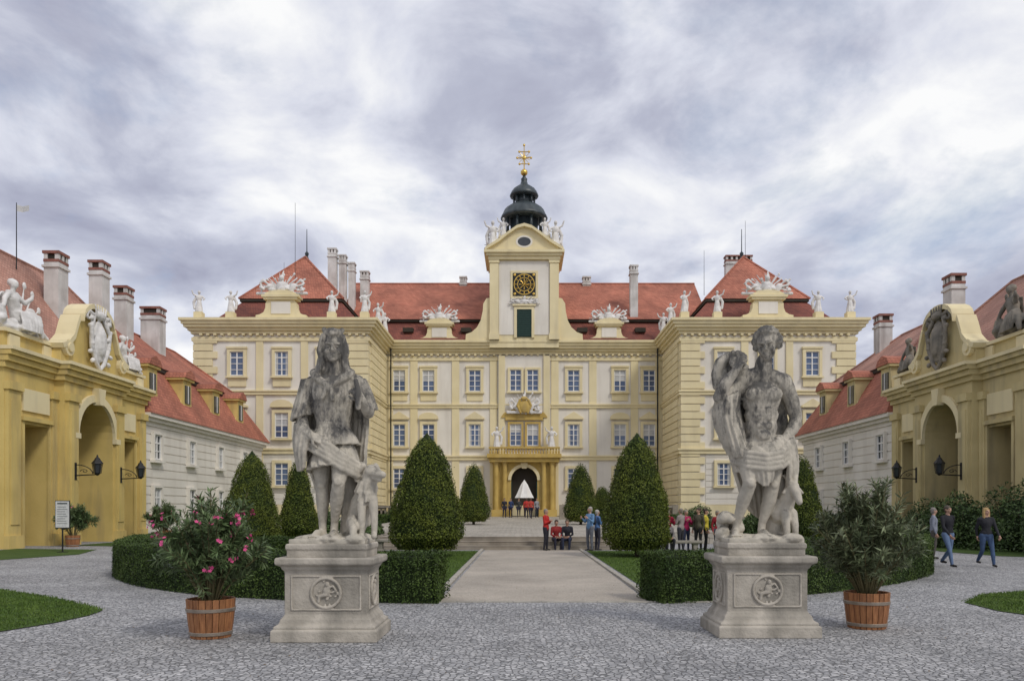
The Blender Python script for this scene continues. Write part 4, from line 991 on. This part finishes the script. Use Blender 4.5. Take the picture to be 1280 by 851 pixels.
def huntress():
    F=Fig(); base_rock(F)
    F.chain([((-.13,.03,1.12),.155),((-.15,-.02,.88),.128),((-.14,-.03,.64),.082),((-.14,-.0,.47),.088),((-.15,.03,.2),.052),((-.15,.04,.09),.05)])
    F.chain([((-.15,.05,.06),.055),((-.18,-.12,.06),.05),((-.2,-.22,.035),.035)])
    F.chain([((.10,.0,1.10),.155),((.13,-.15,.88),.125),((.12,-.22,.68),.083),((.07,-.12,.48),.087),((.01,.02,.2),.05),((.0,.03,.09),.05)])
    F.chain([((.0,.03,.07),.052),((.03,-.12,.055),.048),((.04,-.23,.035),.034)])
    F.ell((-.14,-.09,.65),(.055,.04,.06)); F.ell((.12,-.285,.69),(.055,.035,.06))
    for i in range(5):
        F.ell((-.25+.03*i,-.25+.006*i,.03),(.017,.035,.018)); F.ell((-.02+.028*i,-.26,.03),(.017,.035,.018))
    F.ell((0,.02,1.16),(.22,.17,.2)); F.ell((-.01,.01,1.40),(.18,.14,.2)); F.ell((-.02,.0,1.70),(.235,.165,.27)); F.ell((-.12,-.11,1.74),(.105,.095,.10)); F.ell((.09,-.11,1.75),(.105,.095,.10))
    F.chain([((-.26,.03,1.92),.095),((-.1,.03,1.99),.10),((.1,.03,1.99),.10),((.26,.03,1.94),.095)]); F.cap((0,.03,1.96),.12,(.0,.0,2.18),.095)
    F.chain([((-.29,.03,1.90),.105),((-.37,.03,1.69),.09),((-.41,.0,1.47),.076),((-.33,-.17,1.32),.068),((-.22,-.27,1.24),.05)])
    hand(F,(-.22,-.27,1.24),(.8,-.1,-.3),(0,.6,-.5),1.55,.8,thumb=-1)
    F.chain([((.30,.03,1.92),.105),((.40,.02,1.73),.09),((.46,-.02,1.55),.078),((.46,-.20,1.58),.07),((.44,-.34,1.66),.052)])
    hand(F,(.44,-.34,1.66),(-.35,-.3,.55),(-.5,.6,0),1.55,1.0,thumb=1)
    F.chain([((.41,-.43,1.56),.034),((.41,-.42,1.74),.038),((.38,-.42,1.88),.028)])
    F.cloth([arcrow(-.0,.02,.275,.14,1.99,-170,170),arcrow(-.01,.0,.265,.21,1.80,-170,170),arcrow(-.01,.01,.23,.19,1.58,-170,170),arcrow(-.01,.01,.185,.155,1.38,-170,170)],15,(.02,.024),.02,150,40,1,1.4)
    F.cloth([arcrow(-.31,.03,.11,.115,1.96,-175,175),arcrow(-.37,.03,.115,.12,1.70,-175,175),arcrow(-.42,.01,.12,.13,1.48,-175,175,tilt=.04)],7,(.016,.034),.02,70,30,2,1.5)
    F.cloth([arcrow(.30,.03,.11,.115,1.97,-175,175),arcrow(.39,.02,.11,.12,1.77,-175,175),arcrow(.45,.0,.11,.115,1.62,-175,175,tilt=-.04)],7,(.016,.03),.02,70,30,3,1.5)
    for q in (1.37,1.41):
        pr=arcrow(-.01,.01,.20,.175,q,-180,180,16); F.chain([(p,.024) for p in pr])
    F.cloth([arcrow(-.01,.01,.19,.165,1.37,-178,178),arcrow(0,.02,.27,.235,1.24,-178,178),arcrow(0,.02,.30,.27,1.12,-178,178,tilt=.03)],13,(.02,.05),.02,160,26,4,.8)
    F.cloth([arcrow(0,.02,.24,.20,1.15,-178,178),arcrow(0,.0,.285,.255,.98,-178,178,tilt=.03),arcrow(0,.0,.30,.29,.84,-178,178,tilt=.05,ph=.8)],13,(.02,.065),.02,170,34,5,.9)
    for k in range(4):
        F.chain([((-.30,.05,1.32-.055*k),.036),((-.22,-.20-.012*k,1.26-.06*k),.038),((-.02,-.30,1.15-.06*k),.042),((.18,-.28,1.01-.055*k),.042),((.33,-.10,.91-.05*k),.042),((.36,.1,.86-.04*k),.04)])
    F.cloth(rv([[(-.50,.02,1.44),(-.40,-.18,1.36),(-.22,-.29,1.24)],[(-.51,.02,1.2),(-.42,-.18,1.12),(-.28,-.27,1.04)],[(-.46,.04,.92),(-.38,-.14,.82),(-.30,-.22,.86)]]),5,(.02,.055),.025,50,36,6)
    F.cloth(rv([[(.30,-.1,.95),(.38,.05,.95),(.36,.2,.98)],[(.34,-.08,.6),(.44,.05,.6),(.40,.2,.6)],[(.30,-.05,.22),(.42,.05,.15),(.40,.22,.2)]]),5,(.015,.05),.025,50,36,7)
    F.cloth(rv([[(-.32,.06,1.98),(-.2,.16,2.04),(0,.18,2.06),(.2,.16,2.04),(.32,.06,1.98)],[(-.41,.08,1.5),(-.25,.22,1.5),(0,.24,1.5),(.25,.22,1.5),(.42,.1,1.5)],[(-.38,.1,1.0),(-.2,.26,1.0),(0,.28,1.0),(.2,.26,1.0),(.40,.12,1.0)],[(-.24,.16,.5),(-.08,.26,.42),(0,.28,.3),(.2,.28,.25),(.40,.2,.2)]]),11,(.02,.045),.04,110,60,8)
    F.chain([((.18,.2,.0),.15),((.2,.2,.5),.12),((.16,.16,.9),.1)])
    k=.40; P=head(F,(.01,-.07,2.33),k,yaw=.20,pitch=.02)
    F.ell(P(0,.18,.22),(.40*k,.42*k,.38*k)); F.ell(P(0,.04,.46),(.32*k,.34*k,.17*k)); F.ell(P(0,-.24,.42),(.16*k,.16*k,.10*k)); F.ell(P(0,-.36,.38),(.08*k,.07*k,.06*k)); F.ell(P(0,.25,-.4),(.38*k,.22*k,.6*k))
    for q in (-1,1):
        F.ell(P(.28*q,.04,.56),(.09*k,.06*k,.09*k)); F.ell(P(.13*q,-.20,.50),(.07*k,.07*k,.05*k))
        F.chain([(P(.30*q,-.08,.34),.04),(P(.36*q,-.02,.05),.045),(P(.34*q,.02,-.3),.055),(P(.38*q,.04,-.6),.07)])
        for i in range(5):
            F.chain([(P(.36*q,.08*i-.05,.2),.032),(P((.40+.04*(i%2))*q,.08*i-.05,-.1),.034),(P(.35*q,.08*i-.08,-.4),.034),(P((.42+.06*(i%2))*q,.08*i-.14,-.62),.034),(P((.5-.05*(i%2))*q,.08*i-.24,-.84),.03)])
        F.chain([((.24*q,-.06,2.03),.055),((.16*q,-.18,1.94),.05),((.03*q,-.22,1.86),.04)])
    F.ell((0,-.23,1.85),(.06,.04,.05)); F.chain([((-.02,-.23,1.84),.035),((-.08,-.25,1.70),.03)]); F.chain([((.02,-.23,1.84),.035),((.05,-.25,1.68),.03)])
    d=lambda x,y,z:(x+.44,y-.08,z*1.04)
    F.chain([(d(-.14,.14,.22),.14),(d(-.08,.06,.40),.14),(d(.0,-.02,.52),.13),(d(.04,-.05,.62),.105),(d(.07,-.07,.73),.095)])
    F.ell(d(-.14,.08,.17),(.14,.17,.16)); F.chain([(d(-.16,-.04,.2),.085),(d(-.12,-.2,.12),.055),(d(-.11,-.27,.04),.04)])
    F.ell(d(.09,-.09,.78),(.10,.11,.095)); F.chain([(d(.13,-.13,.77),.07),(d(.20,-.19,.75),.055),(d(.26,-.23,.74),.042)]); F.cap(d(.13,-.16,.705),.03,d(.22,-.21,.68),.024)
    for q in (-1,1):
        F.chain([(d(.05+.08*q,-.02,.85),.04),(d(.03+.13*q,-.0,.78),.038),(d(.02+.15*q,-.02,.68),.022)])
        F.chain([(d(.03+.07*q,-.08,.46),.068),(d(.05+.08*q,-.12,.24),.048),(d(.05+.08*q,-.13,.06),.038),(d(.06+.08*q,-.20,.03),.036)])
        F.extra.ell(d(.125+.045*q,-.175,.80),(.014,.014,.012))
    for i in range(16):
        a=i*.8; F.cap(d(.03+.1*math.cos(a),-.04+.1*math.sin(a),.70-.012*i),.03,d(.0+.13*math.cos(a),-.04+.12*math.sin(a),.60-.012*i),.02)
    F.chain([(d(-.18,.2,.08),.035),(d(-.3,.12,.05),.028),(d(-.34,0,.05),.02)])
    return F.build(.0115,1,.012,.045)

def bacchus():
    F=Fig(); base_rock(F); r=random.Random(4)
    F.chain([((-.10,.0,1.10),.155),((-.16,-.12,.9),.132),((-.16,-.18,.67),.085),((-.21,-.08,.48),.09),((-.28,.0,.19),.05),((-.29,.01,.09),.05)])
    F.chain([((-.29,.02,.07),.052),((-.33,-.13,.055),.048),((-.36,-.24,.035),.034)])
    F.chain([((.16,.02,1.10),.155),((.19,.0,.9),.138),((.17,-.04,.65),.09),((.14,-.01,.47),.094),((.06,.03,.18),.05),((.05,.03,.09),.052)])
    F.chain([((.05,.03,.07),.052),((.05,-.12,.055),.048),((.06,-.24,.035),.034)])
    F.ell((-.165,-.25,.68),(.055,.035,.06)); F.ell((.17,-.11,.66),(.055,.04,.06))
    for i in range(5):
        F.ell((-.41+.028*i,-.26+.004*i,.03),(.017,.035,.018)); F.ell((.0+.028*i,-.26,.03),(.017,.035,.018))
    F.ell((.04,.02,1.16),(.24,.175,.22)); F.ell((.035,.0,1.40),(.215,.155,.24)); F.ell((.04,.0,1.55),(.225,.16,.2)); F.ell((.04,.01,1.76),(.265,.175,.25))
    F.ell((-.07,-.115,1.80),(.135,.075,.10)); F.ell((.15,-.115,1.80),(.135,.075,.10))
    for z in (1.60,1.50,1.40):
        for q in (-1,1): F.ell((.035+.055*q,-.125,z),(.055,.042,.045))
    F.ell((.03,-.13,1.28),(.10,.05,.07))
    F.chain([((-.24,.02,1.96),.115),((-.06,.03,2.04),.115),((.14,.03,2.04),.115),((.30,.02,1.97),.115)]); F.cap((.05,.03,2.0),.13,(.07,-.02,2.22),.105)
    # viewer-left arm folded up to the shoulder, holding a bunch of grapes
    F.ell((-.28,.02,1.94),(.13,.12,.14)); F.chain([((-.29,.02,1.94),.118),((-.42,-.08,1.84),.10),((-.54,-.14,1.76),.085),((-.48,-.22,1.92),.08),((-.38,-.28,2.05),.054)])
    hand(F,(-.38,-.28,2.05),(.35,-.05,.6),(.5,.4,-.1),1.55,1.1,thumb=1)
    for i in range(70):
        v=Vector((r.gauss(0,1),r.gauss(0,1),r.gauss(0,1))).normalized()*r.uniform(.5,1); F.ell((-.31+v.x*.11,-.20+v.y*.09,2.19+v.z*.13-.3*v.x*.11),(.033,.033,.033))
    F.ell((-.31,-.17,2.18),(.09,.08,.11)); F.chain([((-.30,-.04,2.14),.11),((-.20,.04,2.06),.12)])
    F.chain([((-.40,-.06,2.27),.07),((-.50,-.04,2.20),.08),((-.54,-.02,2.06),.08),((-.50,.0,1.94),.10)]); F.ell((-.45,-.03,2.04),(.12,.07,.16))
    F.ell((.33,.02,1.95),(.13,.12,.14)); F.chain([((.34,.02,1.94),.12),((.45,.05,1.74),.10),((.52,.08,1.52),.082),((.46,.04,1.37),.078),((.34,-.04,1.26),.052)])
    hand(F,(.34,-.04,1.26),(-.7,-.45,-.35),(-.2,.6,-.5),1.55,.8,thumb=-1)
    F.cloth(rv([[(-.56,-.08,1.78),(-.47,-.20,1.76),(-.34,-.16,1.82),(-.22,.04,1.92)],[(-.58,.0,1.56),(-.49,-.18,1.52),(-.36,-.15,1.52),(-.22,.08,1.6)],[(-.50,.02,1.3),(-.41,-.17,1.24),(-.28,-.15,1.22),(-.16,.08,1.3)],[(-.38,.04,1.08),(-.30,-.13,1.02),(-.20,-.15,1.02),(-.14,.1,1.08)]]),6,(.03,.06),.03,80,50,12)
    F.cloth([arcrow(.03,.01,.25,.20,1.18,-178,178,tilt=.07),arcrow(.03,.0,.29,.25,1.05,-178,178,tilt=.06),arcrow(.03,.0,.285,.265,.90,-178,178,tilt=.08)],9,(.02,.05),.02,130,26,13,2.2)
    for k in range(4):
        F.chain([((-.34,-.02,1.14-.06*k),.038),((-.20,-.22,1.06-.06*k),.04),((.02,-.29,1.02-.055*k),.042),((.22,-.25,1.06-.06*k),.042),((.40,-.04,1.19-.07*k),.042),((.42,.12,1.24-.06*k),.042)])
    F.cloth(rv([[(-.12,-.24,1.0),(.0,-.29,.96),(.14,-.27,.98)],[(-.11,-.23,.86),(.0,-.28,.82),(.13,-.25,.82)],[(-.08,-.2,.74),(.01,-.25,.64),(.10,-.22,.72)]]),5,(.02,.05),.02,50,26,14)
    F.cloth(rv([[(.32,-.14,1.2),(.46,.0,1.28),(.42,.18,1.28)],[(.34,-.14,.95),(.50,.0,.95),(.45,.2,.95)],[(.33,-.08,.62),(.46,.02,.58),(.42,.2,.55)]]),6,(.02,.06),.03,60,40,15)
    F.cloth(rv([[(-.30,.1,1.98),(-.1,.18,2.06),(.12,.18,2.06),(.32,.1,1.98)],[(-.40,.14,1.5),(-.15,.24,1.5),(.15,.24,1.5),(.44,.16,1.5)],[(-.32,.16,1.0),(-.1,.28,1.0),(.15,.28,1.0),(.44,.18,1.0)],[(-.15,.2,.5),(.0,.28,.3),(.2,.28,.2),(.42,.2,.25)]]),10,(.02,.045),.04,110,60,16)
    F.chain([((.28,.18,.0),.17),((.3,.18,.45),.14),((.3,.14,.85),.12)])
    F.chain([((.30,.06,.30),.14),((.36,.0,.44),.115),((.40,-.08,.58),.095)]); F.ell((.41,-.12,.63),(.085,.09,.085)); F.chain([((.42,-.16,.6),.07),((.43,-.23,.52),.055),((.44,-.28,.45),.042)])
    F.chain([((.32,-.06,.3),.07),((.33,-.12,.15),.05),((.33,-.14,.03),.04)]); F.chain([((.44,.0,.3),.07),((.45,-.08,.15),.05),((.45,-.1,.03),.04)])
    for q in (-1,1): F.chain([((.41+.035*q,-.10,.70),.03),((.41+.07*q,-.03,.78),.026),((.41+.08*q,.04,.76),.018)]); F.cap((.41+.06*q,-.11,.62),.03,(.41+.12*q,-.12,.56),.02)
    for i in range(22): F.ell((-.38+r.uniform(-.1,.16),.10+r.uniform(-.1,.12),r.uniform(0,.26)),(r.uniform(.06,.11),r.uniform(.06,.10),r.uniform(.05,.10)),0,rotm(0,0,r.uniform(-1,1)))
    k=.41; P=head(F,(.085,-.10,2.40),k,yaw=-.45,pitch=.10,roll=-.05)
    F.ell(P(0,.12,.22),(.37*k,.40*k,.34*k))
    for i in range(190):
        a=r.uniform(0,6.28); b=math.asin(r.uniform(-.35,1)); x,y,z=math.cos(b)*math.cos(a),math.cos(b)*math.sin(a),math.sin(b)
        if y<-.30 and z<.60: continue
        q=r.uniform(.024,.038); F.ell(P(x*.41,.08+y*.43,.14+z*.43),(q,q,q))
    return F.build(.0115,1,.010,.045)
SL=group('stone_statue_with_dog',(-2.70,10.42,0)); pedestal(SL)
o=finish(huntress(),'figure',SL,['statue']); o.location=(0,0,1.27); o.scale=(1.0,1.03,1.055)
SR=group('stone_statue_with_grapes',(2.93,10.75,0)); pedestal(SR)
o=finish(bacchus(),'figure',SR,['statue']); o.location=(0,0,1.27); o.scale=(1.03,1.03,1.06)

# ------------------------------------------------------------------ POTTED PLANTS
def barrel(parent):
    mb=MB(); n=22
    for i in range(n):
        a0=2*math.pi*i/n+.012; a1=2*math.pi*(i+1)/n-.012; vs=[]
        for r,z in ((.25,0),(.275,.16),(.295,.34),(.305,.5)):
            for a,dr in ((a0,0),(a1,0),(a1,-.025),(a0,-.025)): vs.append(((r+dr)*math.cos(a),(r+dr)*math.sin(a),z))
        fs=[(0,1,2,3),(12,15,14,13)]
        for j in range(3):
            for k in range(4): fs.append((j*4+k,j*4+4+k,j*4+4+(k+1)%4,j*4+(k+1)%4))
        mb.add(vs,fs,0)
    for z,r in ((.06,.262),(.36,.300)): mb.lathe([(r-.01,z-.02),(r+.004,z-.02),(r+.009,z+.025),(r-.01,z+.025)],0,0,1,32)
    mb.lathe([(.24,.02),(.24,.03),(.27,.42),(.1,.44)],0,0,2,20); mb.lathe([(.243,.0),(.243,.05)],0,0,2,16)
    bevel(mb.obj('barrel',parent,['wood','hoop','soil']),.004,1)
def oleander(name,loc,rad,H,nst,leafm,flowers,seed,z0=.42,ll=.13):
    g=group(name,loc); r=np.random.default_rng(seed); st=MB(); P=[];T=[];tips=[]
    for i in range(nst):
        a=r.uniform(0,6.28); q=math.sqrt(r.uniform(0.02,1))*rad; h=H*(1-.45*(q/rad)**2)*r.uniform(.7,1.08)
        b0=Vector((.08*math.cos(a),.08*math.sin(a),z0)); e=Vector((q*math.cos(a),q*math.sin(a),z0+h)); c=Vector((e.x*.45,e.y*.45,z0+h*.6))
        pts=[b0.lerp(c,t).lerp(c.lerp(e,t),t) for t in np.linspace(0,1,9)]
        for j in range(8): st.cyl(pts[j],pts[j+1],.011*(1-j/9)+.003,.011*(1-(j+1)/9)+.003,0,5)
        shoots=[pts]
        for s_ in range(3):
            k=r.integers(3,7); p0=pts[k]; dirv=(pts[k+1]-pts[k]).normalized()+Vector(r.normal(0,.55,3)); e2=p0+dirv.normalized()*r.uniform(.18,.4)
            st.cyl(p0,e2,.005,.003,0,4); shoots.append([p0.lerp(e2,t) for t in np.linspace(0,1,5)])
        for si,sh in enumerate(shoots):
            n=26 if si==0 else 14
            for j in range(n):
                t=(.3 if si==0 else .2)+(.7 if si==0 else .8)*j/n; t=min(t,.999); kk=t*(len(sh)-1); ii=int(kk); p=sh[ii].lerp(sh[ii+1],kk-ii); d=(sh[ii+1]-sh[ii]).normalized()
                for w in range(3 if si else 2):
                    o=Vector(r.normal(0,1,3)); o=(o-d*o.dot(d)).normalized(); tt=(d*r.uniform(.4,1.1)+o*1.0).normalized(); P.append(p+tt*ll*.5); T.append(tt)
            tips.append(sh[-1])
    P=np.array([tuple(p) for p in P]);T=np.array([tuple(p) for p in T])
    st.obj('stems',g,['stem']); finish(leaf_mesh('leaves',P,np.tile((0,0,1.),(len(P),1)),ll,ll*.19,.5,T,.15),'leaves',g,[leafm])
    if flowers:
        fm=MB()
        for p in tips:
            if r.random()>flowers: continue
            for j in range(r.integers(2,6)):
                c=p+Vector(r.normal(0,.025,3))+Vector((0,0,.02)); nrm=(Vector((c.x,c.y,.35))+Vector(r.normal(0,.3,3))).normalized(); u=nrm.orthogonal().normalized(); v=nrm.cross(u)
                for k in range(5):
                    a=k*1.2566; d=u*math.cos(a)+v*math.sin(a); e=u*math.cos(a+1.57)+v*math.sin(a+1.57)
                    fm.add([c,c+d*.016+e*.010+nrm*.006,c+d*.028+nrm*.008,c+d*.016-e*.010+nrm*.006],[(0,1,2,3)],0)
        finish(fm.mesh('f',False),'flowers',g,['petal'])
    return g
g=oleander('potted_oleander',(-4.27,10.35,0),.78,1.62,54,'leaf_ole',.26,11); barrel(g)
g=oleander('potted_oleander',(4.56,11.15,0),.84,1.62,66,'leaf_ole2',0,12); barrel(g)
for x,y,rad,H in ((-20.0,35.2,.9,1.6),(-18.9,41.5,.8,1.7),(-19.6,43.5,.8,1.5)):
    g=oleander('potted_oleander',(x,y,0),rad,H,26,'leaf_ole',.1,int(x*-10),ll=.2); barrel(g)
def shrub(loc,R,n,leaf,seed,name='shrub',m='leaf_shrub'):
    g=group(name,loc); r=np.random.default_rng(seed); rx,ry,rz=R
    d=unit(r.normal(0,1,(n,3))); d[:,2]=np.abs(d[:,2]); rad=(.62+.42*r.random(n)**.5)[:,None]
    P=d*rad*np.array(R)*(1+lumps(d*3,seed,1.6,.10))[:,None]; finish(leaf_mesh('leaves',P,d,leaf,leaf*.5,.8),'leaves',g,[m])
    st=MB()
    for i in range(14):
        a=i*.45*3.1; st.cyl((0,0,0),(math.cos(a)*rx*.7,math.sin(a)*ry*.7,rz*(.4+.4*((i*7)%5)/5)),.04,.012,0,5)
    st.obj('branches',g,['bark'])
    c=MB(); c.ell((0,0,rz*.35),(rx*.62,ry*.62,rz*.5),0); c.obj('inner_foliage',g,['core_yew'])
for i,(x,y,a,b,cc) in enumerate([(19.3,31.5,1.6,1.6,2.4),(18.6,34.2,1.5,1.6,2.2),(18.7,37.0,1.3,1.3,1.8),(19.2,28.5,1.5,1.6,2.1),(18.9,43,1.0,1.2,1.8),(14.5,50,1.5,1.2,1.5),(17.2,48,1.3,1.2,1.7),(11.6,55,1.8,1.2,1.7),(-13,52,1.3,1.2,1.5),(-9.2,61,1.5,.9,1.3),(9.5,62,1.3,.9,1.6),(-7.6,36.8,.9,.7,.8)]):
    shrub((x,y,0 if abs(x)>9.5 else .5),(a,b,cc),5200,.14,30+i)

g=group('information_sign',(-17.75,30.5,0),.15); mb=MB(); mb.cyl((0,0,0),(0,0,1.1),.03,.03,0,8); mb.box(-.24,.24,-.03,.03,.95,1.95,1); mb.box(-.26,.26,-.02,.02,.92,1.98,0); mb.lathe([(.2,0),(.2,.03)],0,0,0,12)
for i in range(8): mb.box(-.18,.18-.04*(i%3),-.036,-.03,1.1+i*.09,1.13+i*.09-.015,2)
mb.box(-.18,.18,-.036,-.03,1.84,1.89,2)
mb.obj('panel_and_post',g,['black','sign','copper'])
def bench(x,y,l,rot=0):
    g=group('stone_bench',(x,y,0),rot); mb=MB(); mb.box(-l/2,l/2,-.22,.22,.38,.47)
    for q in (-l/2+.25,l/2-.25): mb.rect_loft([(.05,0),(.05,.06),(0,.1),(0,.3),(.04,.38)],q,0,.09,.15)
    bevel(mb.obj('seat_and_legs',g,['bench']),.012)
bench(5.55,30.0,1.9); bench(-5.0,31.2,2.0); bench(-6.9,31.3,1.6)
g=group('white_parasol',(0,73.8,.93)); mb=MB(); mb.cyl((0,0,0),(0,0,3.4),.04,.04,1,8); vs=[(0,0,3.45)]
for k,(r0,z) in enumerate(((.35,2.95),(.75,2.1),(.95,1.75))):
    for i in range(16):
        a=i*math.pi/8; q=r0*(1 if i%2 else .86); vs.append((q*math.cos(a),q*math.sin(a),z))
fs=[(0,1+i,1+(i+1)%16) for i in range(16)]
for k in range(2):
    for i in range(16): fs.append((1+k*16+i,1+(k+1)*16+i,1+(k+1)*16+(i+1)%16,1+k*16+(i+1)%16))
mb.add(vs,fs,0); finish(mb.mesh('p',False),'canopy_and_pole',g,['white','bark'])

# ------------------------------------------------------------------ PEOPLE
person('walking_man',(11.95,22.9,0),.25,1.76,'walk',(.02,.02,.025),(.13,.19,.31),(.10,.08,.06),arms='swing',voxel=.016)
person('walking_woman',(13.05,22.9,0),-.1,1.70,'walk',(.025,.025,.03),(.06,.10,.19),(.42,.28,.12),long_hair=True,arms='swing',side=-1,voxel=.016)
person('standing_man',(13.4,26.5,0),1.2,1.7,'stand',(.25,.27,.33),(.1,.09,.08),(.25,.22,.2))
person('standing_woman',(.72,31.9,0),1.1,1.66,'stand',(.50,.03,.025),(.03,.03,.04),(.3,.26,.22),arms='fold')
person('seated_visitor',(1.15,32.55,.34),.2,1.68,'sit',(.30,.03,.03),(.03,.03,.05),(.05,.03,.02),arms='lap',lean=.06)
person('seated_visitor',(1.62,32.55,.34),-.2,1.7,'sit',(.03,.03,.04),(.04,.05,.09),(.12,.08,.05),arms='lap',lean=.08)
person('standing_man',(2.45,31.6,0),-.9,1.74,'stand',(.16,.30,.50),(.16,.17,.2),(.4,.37,.33),arms='hold',bag=True)
person('standing_woman',(2.78,32.0,0),2.0,1.62,'stand',(.10,.2,.42),(.05,.05,.07),(.5,.47,.42),arms='fold')
for x,y,h,hd,top,bot in [(5.5,31.3,1.6,2.6,(.45,.02,.06),(.03,.03,.03)),(5.9,30.9,1.68,-2.4,(.35,.30,.28),(.05,.05,.06)),(6.25,31.6,1.62,.4,(.40,.02,.10),(.04,.05,.1)),(6.65,31.2,1.7,-.8,(.10,.09,.06),(.03,.03,.03)),(7.0,31.5,1.66,1.2,(.62,.52,.06),(.03,.03,.03)),(7.3,30.8,1.6,.2,(.3,.02,.03),(.1,.1,.12))]:
    person('standing_tourist',(x,y,0),hd,h,'stand',top,bot,random.choice([(.3,.26,.2),(.06,.04,.03),(.45,.42,.4)]),arms=random.choice(['fold','down','hold']),voxel=.022)
for x,y,top,hd,ps in [(-1.75,70,(.03,.03,.04),.3,'stand'),(-1.2,70.5,(.04,.06,.15),-.5,'stand'),(.15,66,(.55,.05,.04),3.1,'walk'),(.5,65,(.5,.07,.05),3.3,'walk'),(-.5,71,(.05,.05,.05),0,'walk'),(1.1,71,(.3,.3,.32),.5,'stand')]:
    person('distant_visitor',(x,y,.52+(y-33.1)*.01),hd,1.72,ps,top,(.03,.03,.05),(.1,.07,.05),voxel=.03)
person('seated_visitor',(5.2,29.85,.40),0.1,1.62,'sit',(.22,.2,.2),(.04,.04,.05),(.4,.38,.35),arms='lap',lean=.05)

# ------------------------------------------------------------------ LIGHT, SKY, CAMERA
sv=Vector((.55,-.62,.85)).normalized(); el=math.asin(sv.z); az=math.atan2(sv.x,sv.y)
w=bpy.data.worlds.new('World'); SC.world=w; w.use_nodes=True; nt=w.node_tree; N=nt.nodes; L=nt.links
bg=N['Background']; out=N['World Output']
sky=N.new('ShaderNodeTexSky'); sky.sky_type='NISHITA'; sky.sun_disc=False; sky.sun_elevation=el; sky.sun_rotation=az
L.new(sky.outputs[0],bg.inputs[0]); bg.inputs[1].default_value=.13
tc=N.new('ShaderNodeTexCoord'); sep=N.new('ShaderNodeSeparateXYZ'); L.new(tc.outputs['Generated'],sep.inputs[0])
az_=N.new('ShaderNodeMath'); az_.operation='MAXIMUM'; az_.inputs[1].default_value=0; L.new(sep.outputs[2],az_.inputs[0])
ad=N.new('ShaderNodeMath'); ad.operation='ADD'; ad.inputs[1].default_value=.34; L.new(az_.outputs[0],ad.inputs[0])
dx=N.new('ShaderNodeMath'); dx.operation='DIVIDE'; L.new(sep.outputs[0],dx.inputs[0]); L.new(ad.outputs[0],dx.inputs[1])
dy=N.new('ShaderNodeMath'); dy.operation='DIVIDE'; L.new(sep.outputs[1],dy.inputs[0]); L.new(ad.outputs[0],dy.inputs[1])
cb=N.new('ShaderNodeCombineXYZ'); L.new(dx.outputs[0],cb.inputs[0]); L.new(dy.outputs[0],cb.inputs[1])
def nz(s,d,ro,dist,off):
    mp=N.new('ShaderNodeMapping'); mp.inputs['Location'].default_value=off; L.new(cb.outputs[0],mp.inputs[0])
    n=N.new('ShaderNodeTexNoise'); n.inputs['Scale'].default_value=s; n.inputs['Detail'].default_value=d; n.inputs['Roughness'].default_value=ro; n.inputs['Distortion'].default_value=dist
    L.new(mp.outputs[0],n.inputs['Vector']); return n.outputs['Fac']
a=nz(1.3,3,.5,.3,(3.1,1.7,0)); b=nz(3.6,10,.55,.35,(7,2,1))
m1=N.new('ShaderNodeMath'); m1.operation='MULTIPLY'; m1.inputs[1].default_value=.45; L.new(a,m1.inputs[0])
m2=N.new('ShaderNodeMath'); m2.operation='MULTIPLY_ADD'; m2.inputs[1].default_value=.55; L.new(b,m2.inputs[0]); L.new(m1.outputs[0],m2.inputs[2])
rp=N.new('ShaderNodeValToRGB'); e=rp.color_ramp.elements
e[0].position=.37; e[0].color=(.37,.38,.49,1); e[1].position=.60; e[1].color=(1.0,1.0,1.0,1)
x=e.new(.45); x.color=(.50,.52,.63,1); x=e.new(.52); x.color=(.73,.75,.84,1)
L.new(m2.outputs[0],rp.inputs[0])
bg2=N.new('ShaderNodeBackground'); L.new(rp.outputs[0],bg2.inputs[0]); bg2.inputs[1].default_value=1.0
hole=nz(2.2,7,.6,.2,(1.3,9,4)); hr=N.new('ShaderNodeMapRange'); hr.inputs[1].default_value=.54; hr.inputs[2].default_value=.70; hr.inputs[3].default_value=.96; hr.inputs[4].default_value=.4; L.new(hole,hr.inputs[0])
mix=N.new('ShaderNodeMixShader'); L.new(hr.outputs[0],mix.inputs[0])
L.new(bg.outputs[0],mix.inputs[1]); L.new(bg2.outputs[0],mix.inputs[2]); L.new(mix.outputs[0],out.inputs[0])
sd=bpy.data.lights.new('sun','SUN'); sd.energy=1.5; sd.angle=math.radians(12); sd.color=(1,.95,.88)
so=bpy.data.objects.new('sun',sd); COL.objects.link(so); so.rotation_euler=(-sv).to_track_quat('-Z','Y').to_euler()
cd=bpy.data.cameras.new('camera'); co=bpy.data.objects.new('camera',cd); COL.objects.link(co)
co.location=(-.25,0,1.65); co.rotation_euler=(math.pi/2,0,0); cd.sensor_width=36; cd.lens=28.125
cd.shift_x=-12/1280; cd.shift_y=(636-425.5)/1280; cd.clip_end=5000; cd.clip_start=.1
SC.camera=co
SC.view_settings.view_transform='Standard'; SC.view_settings.look='None'; SC.view_settings.exposure=0
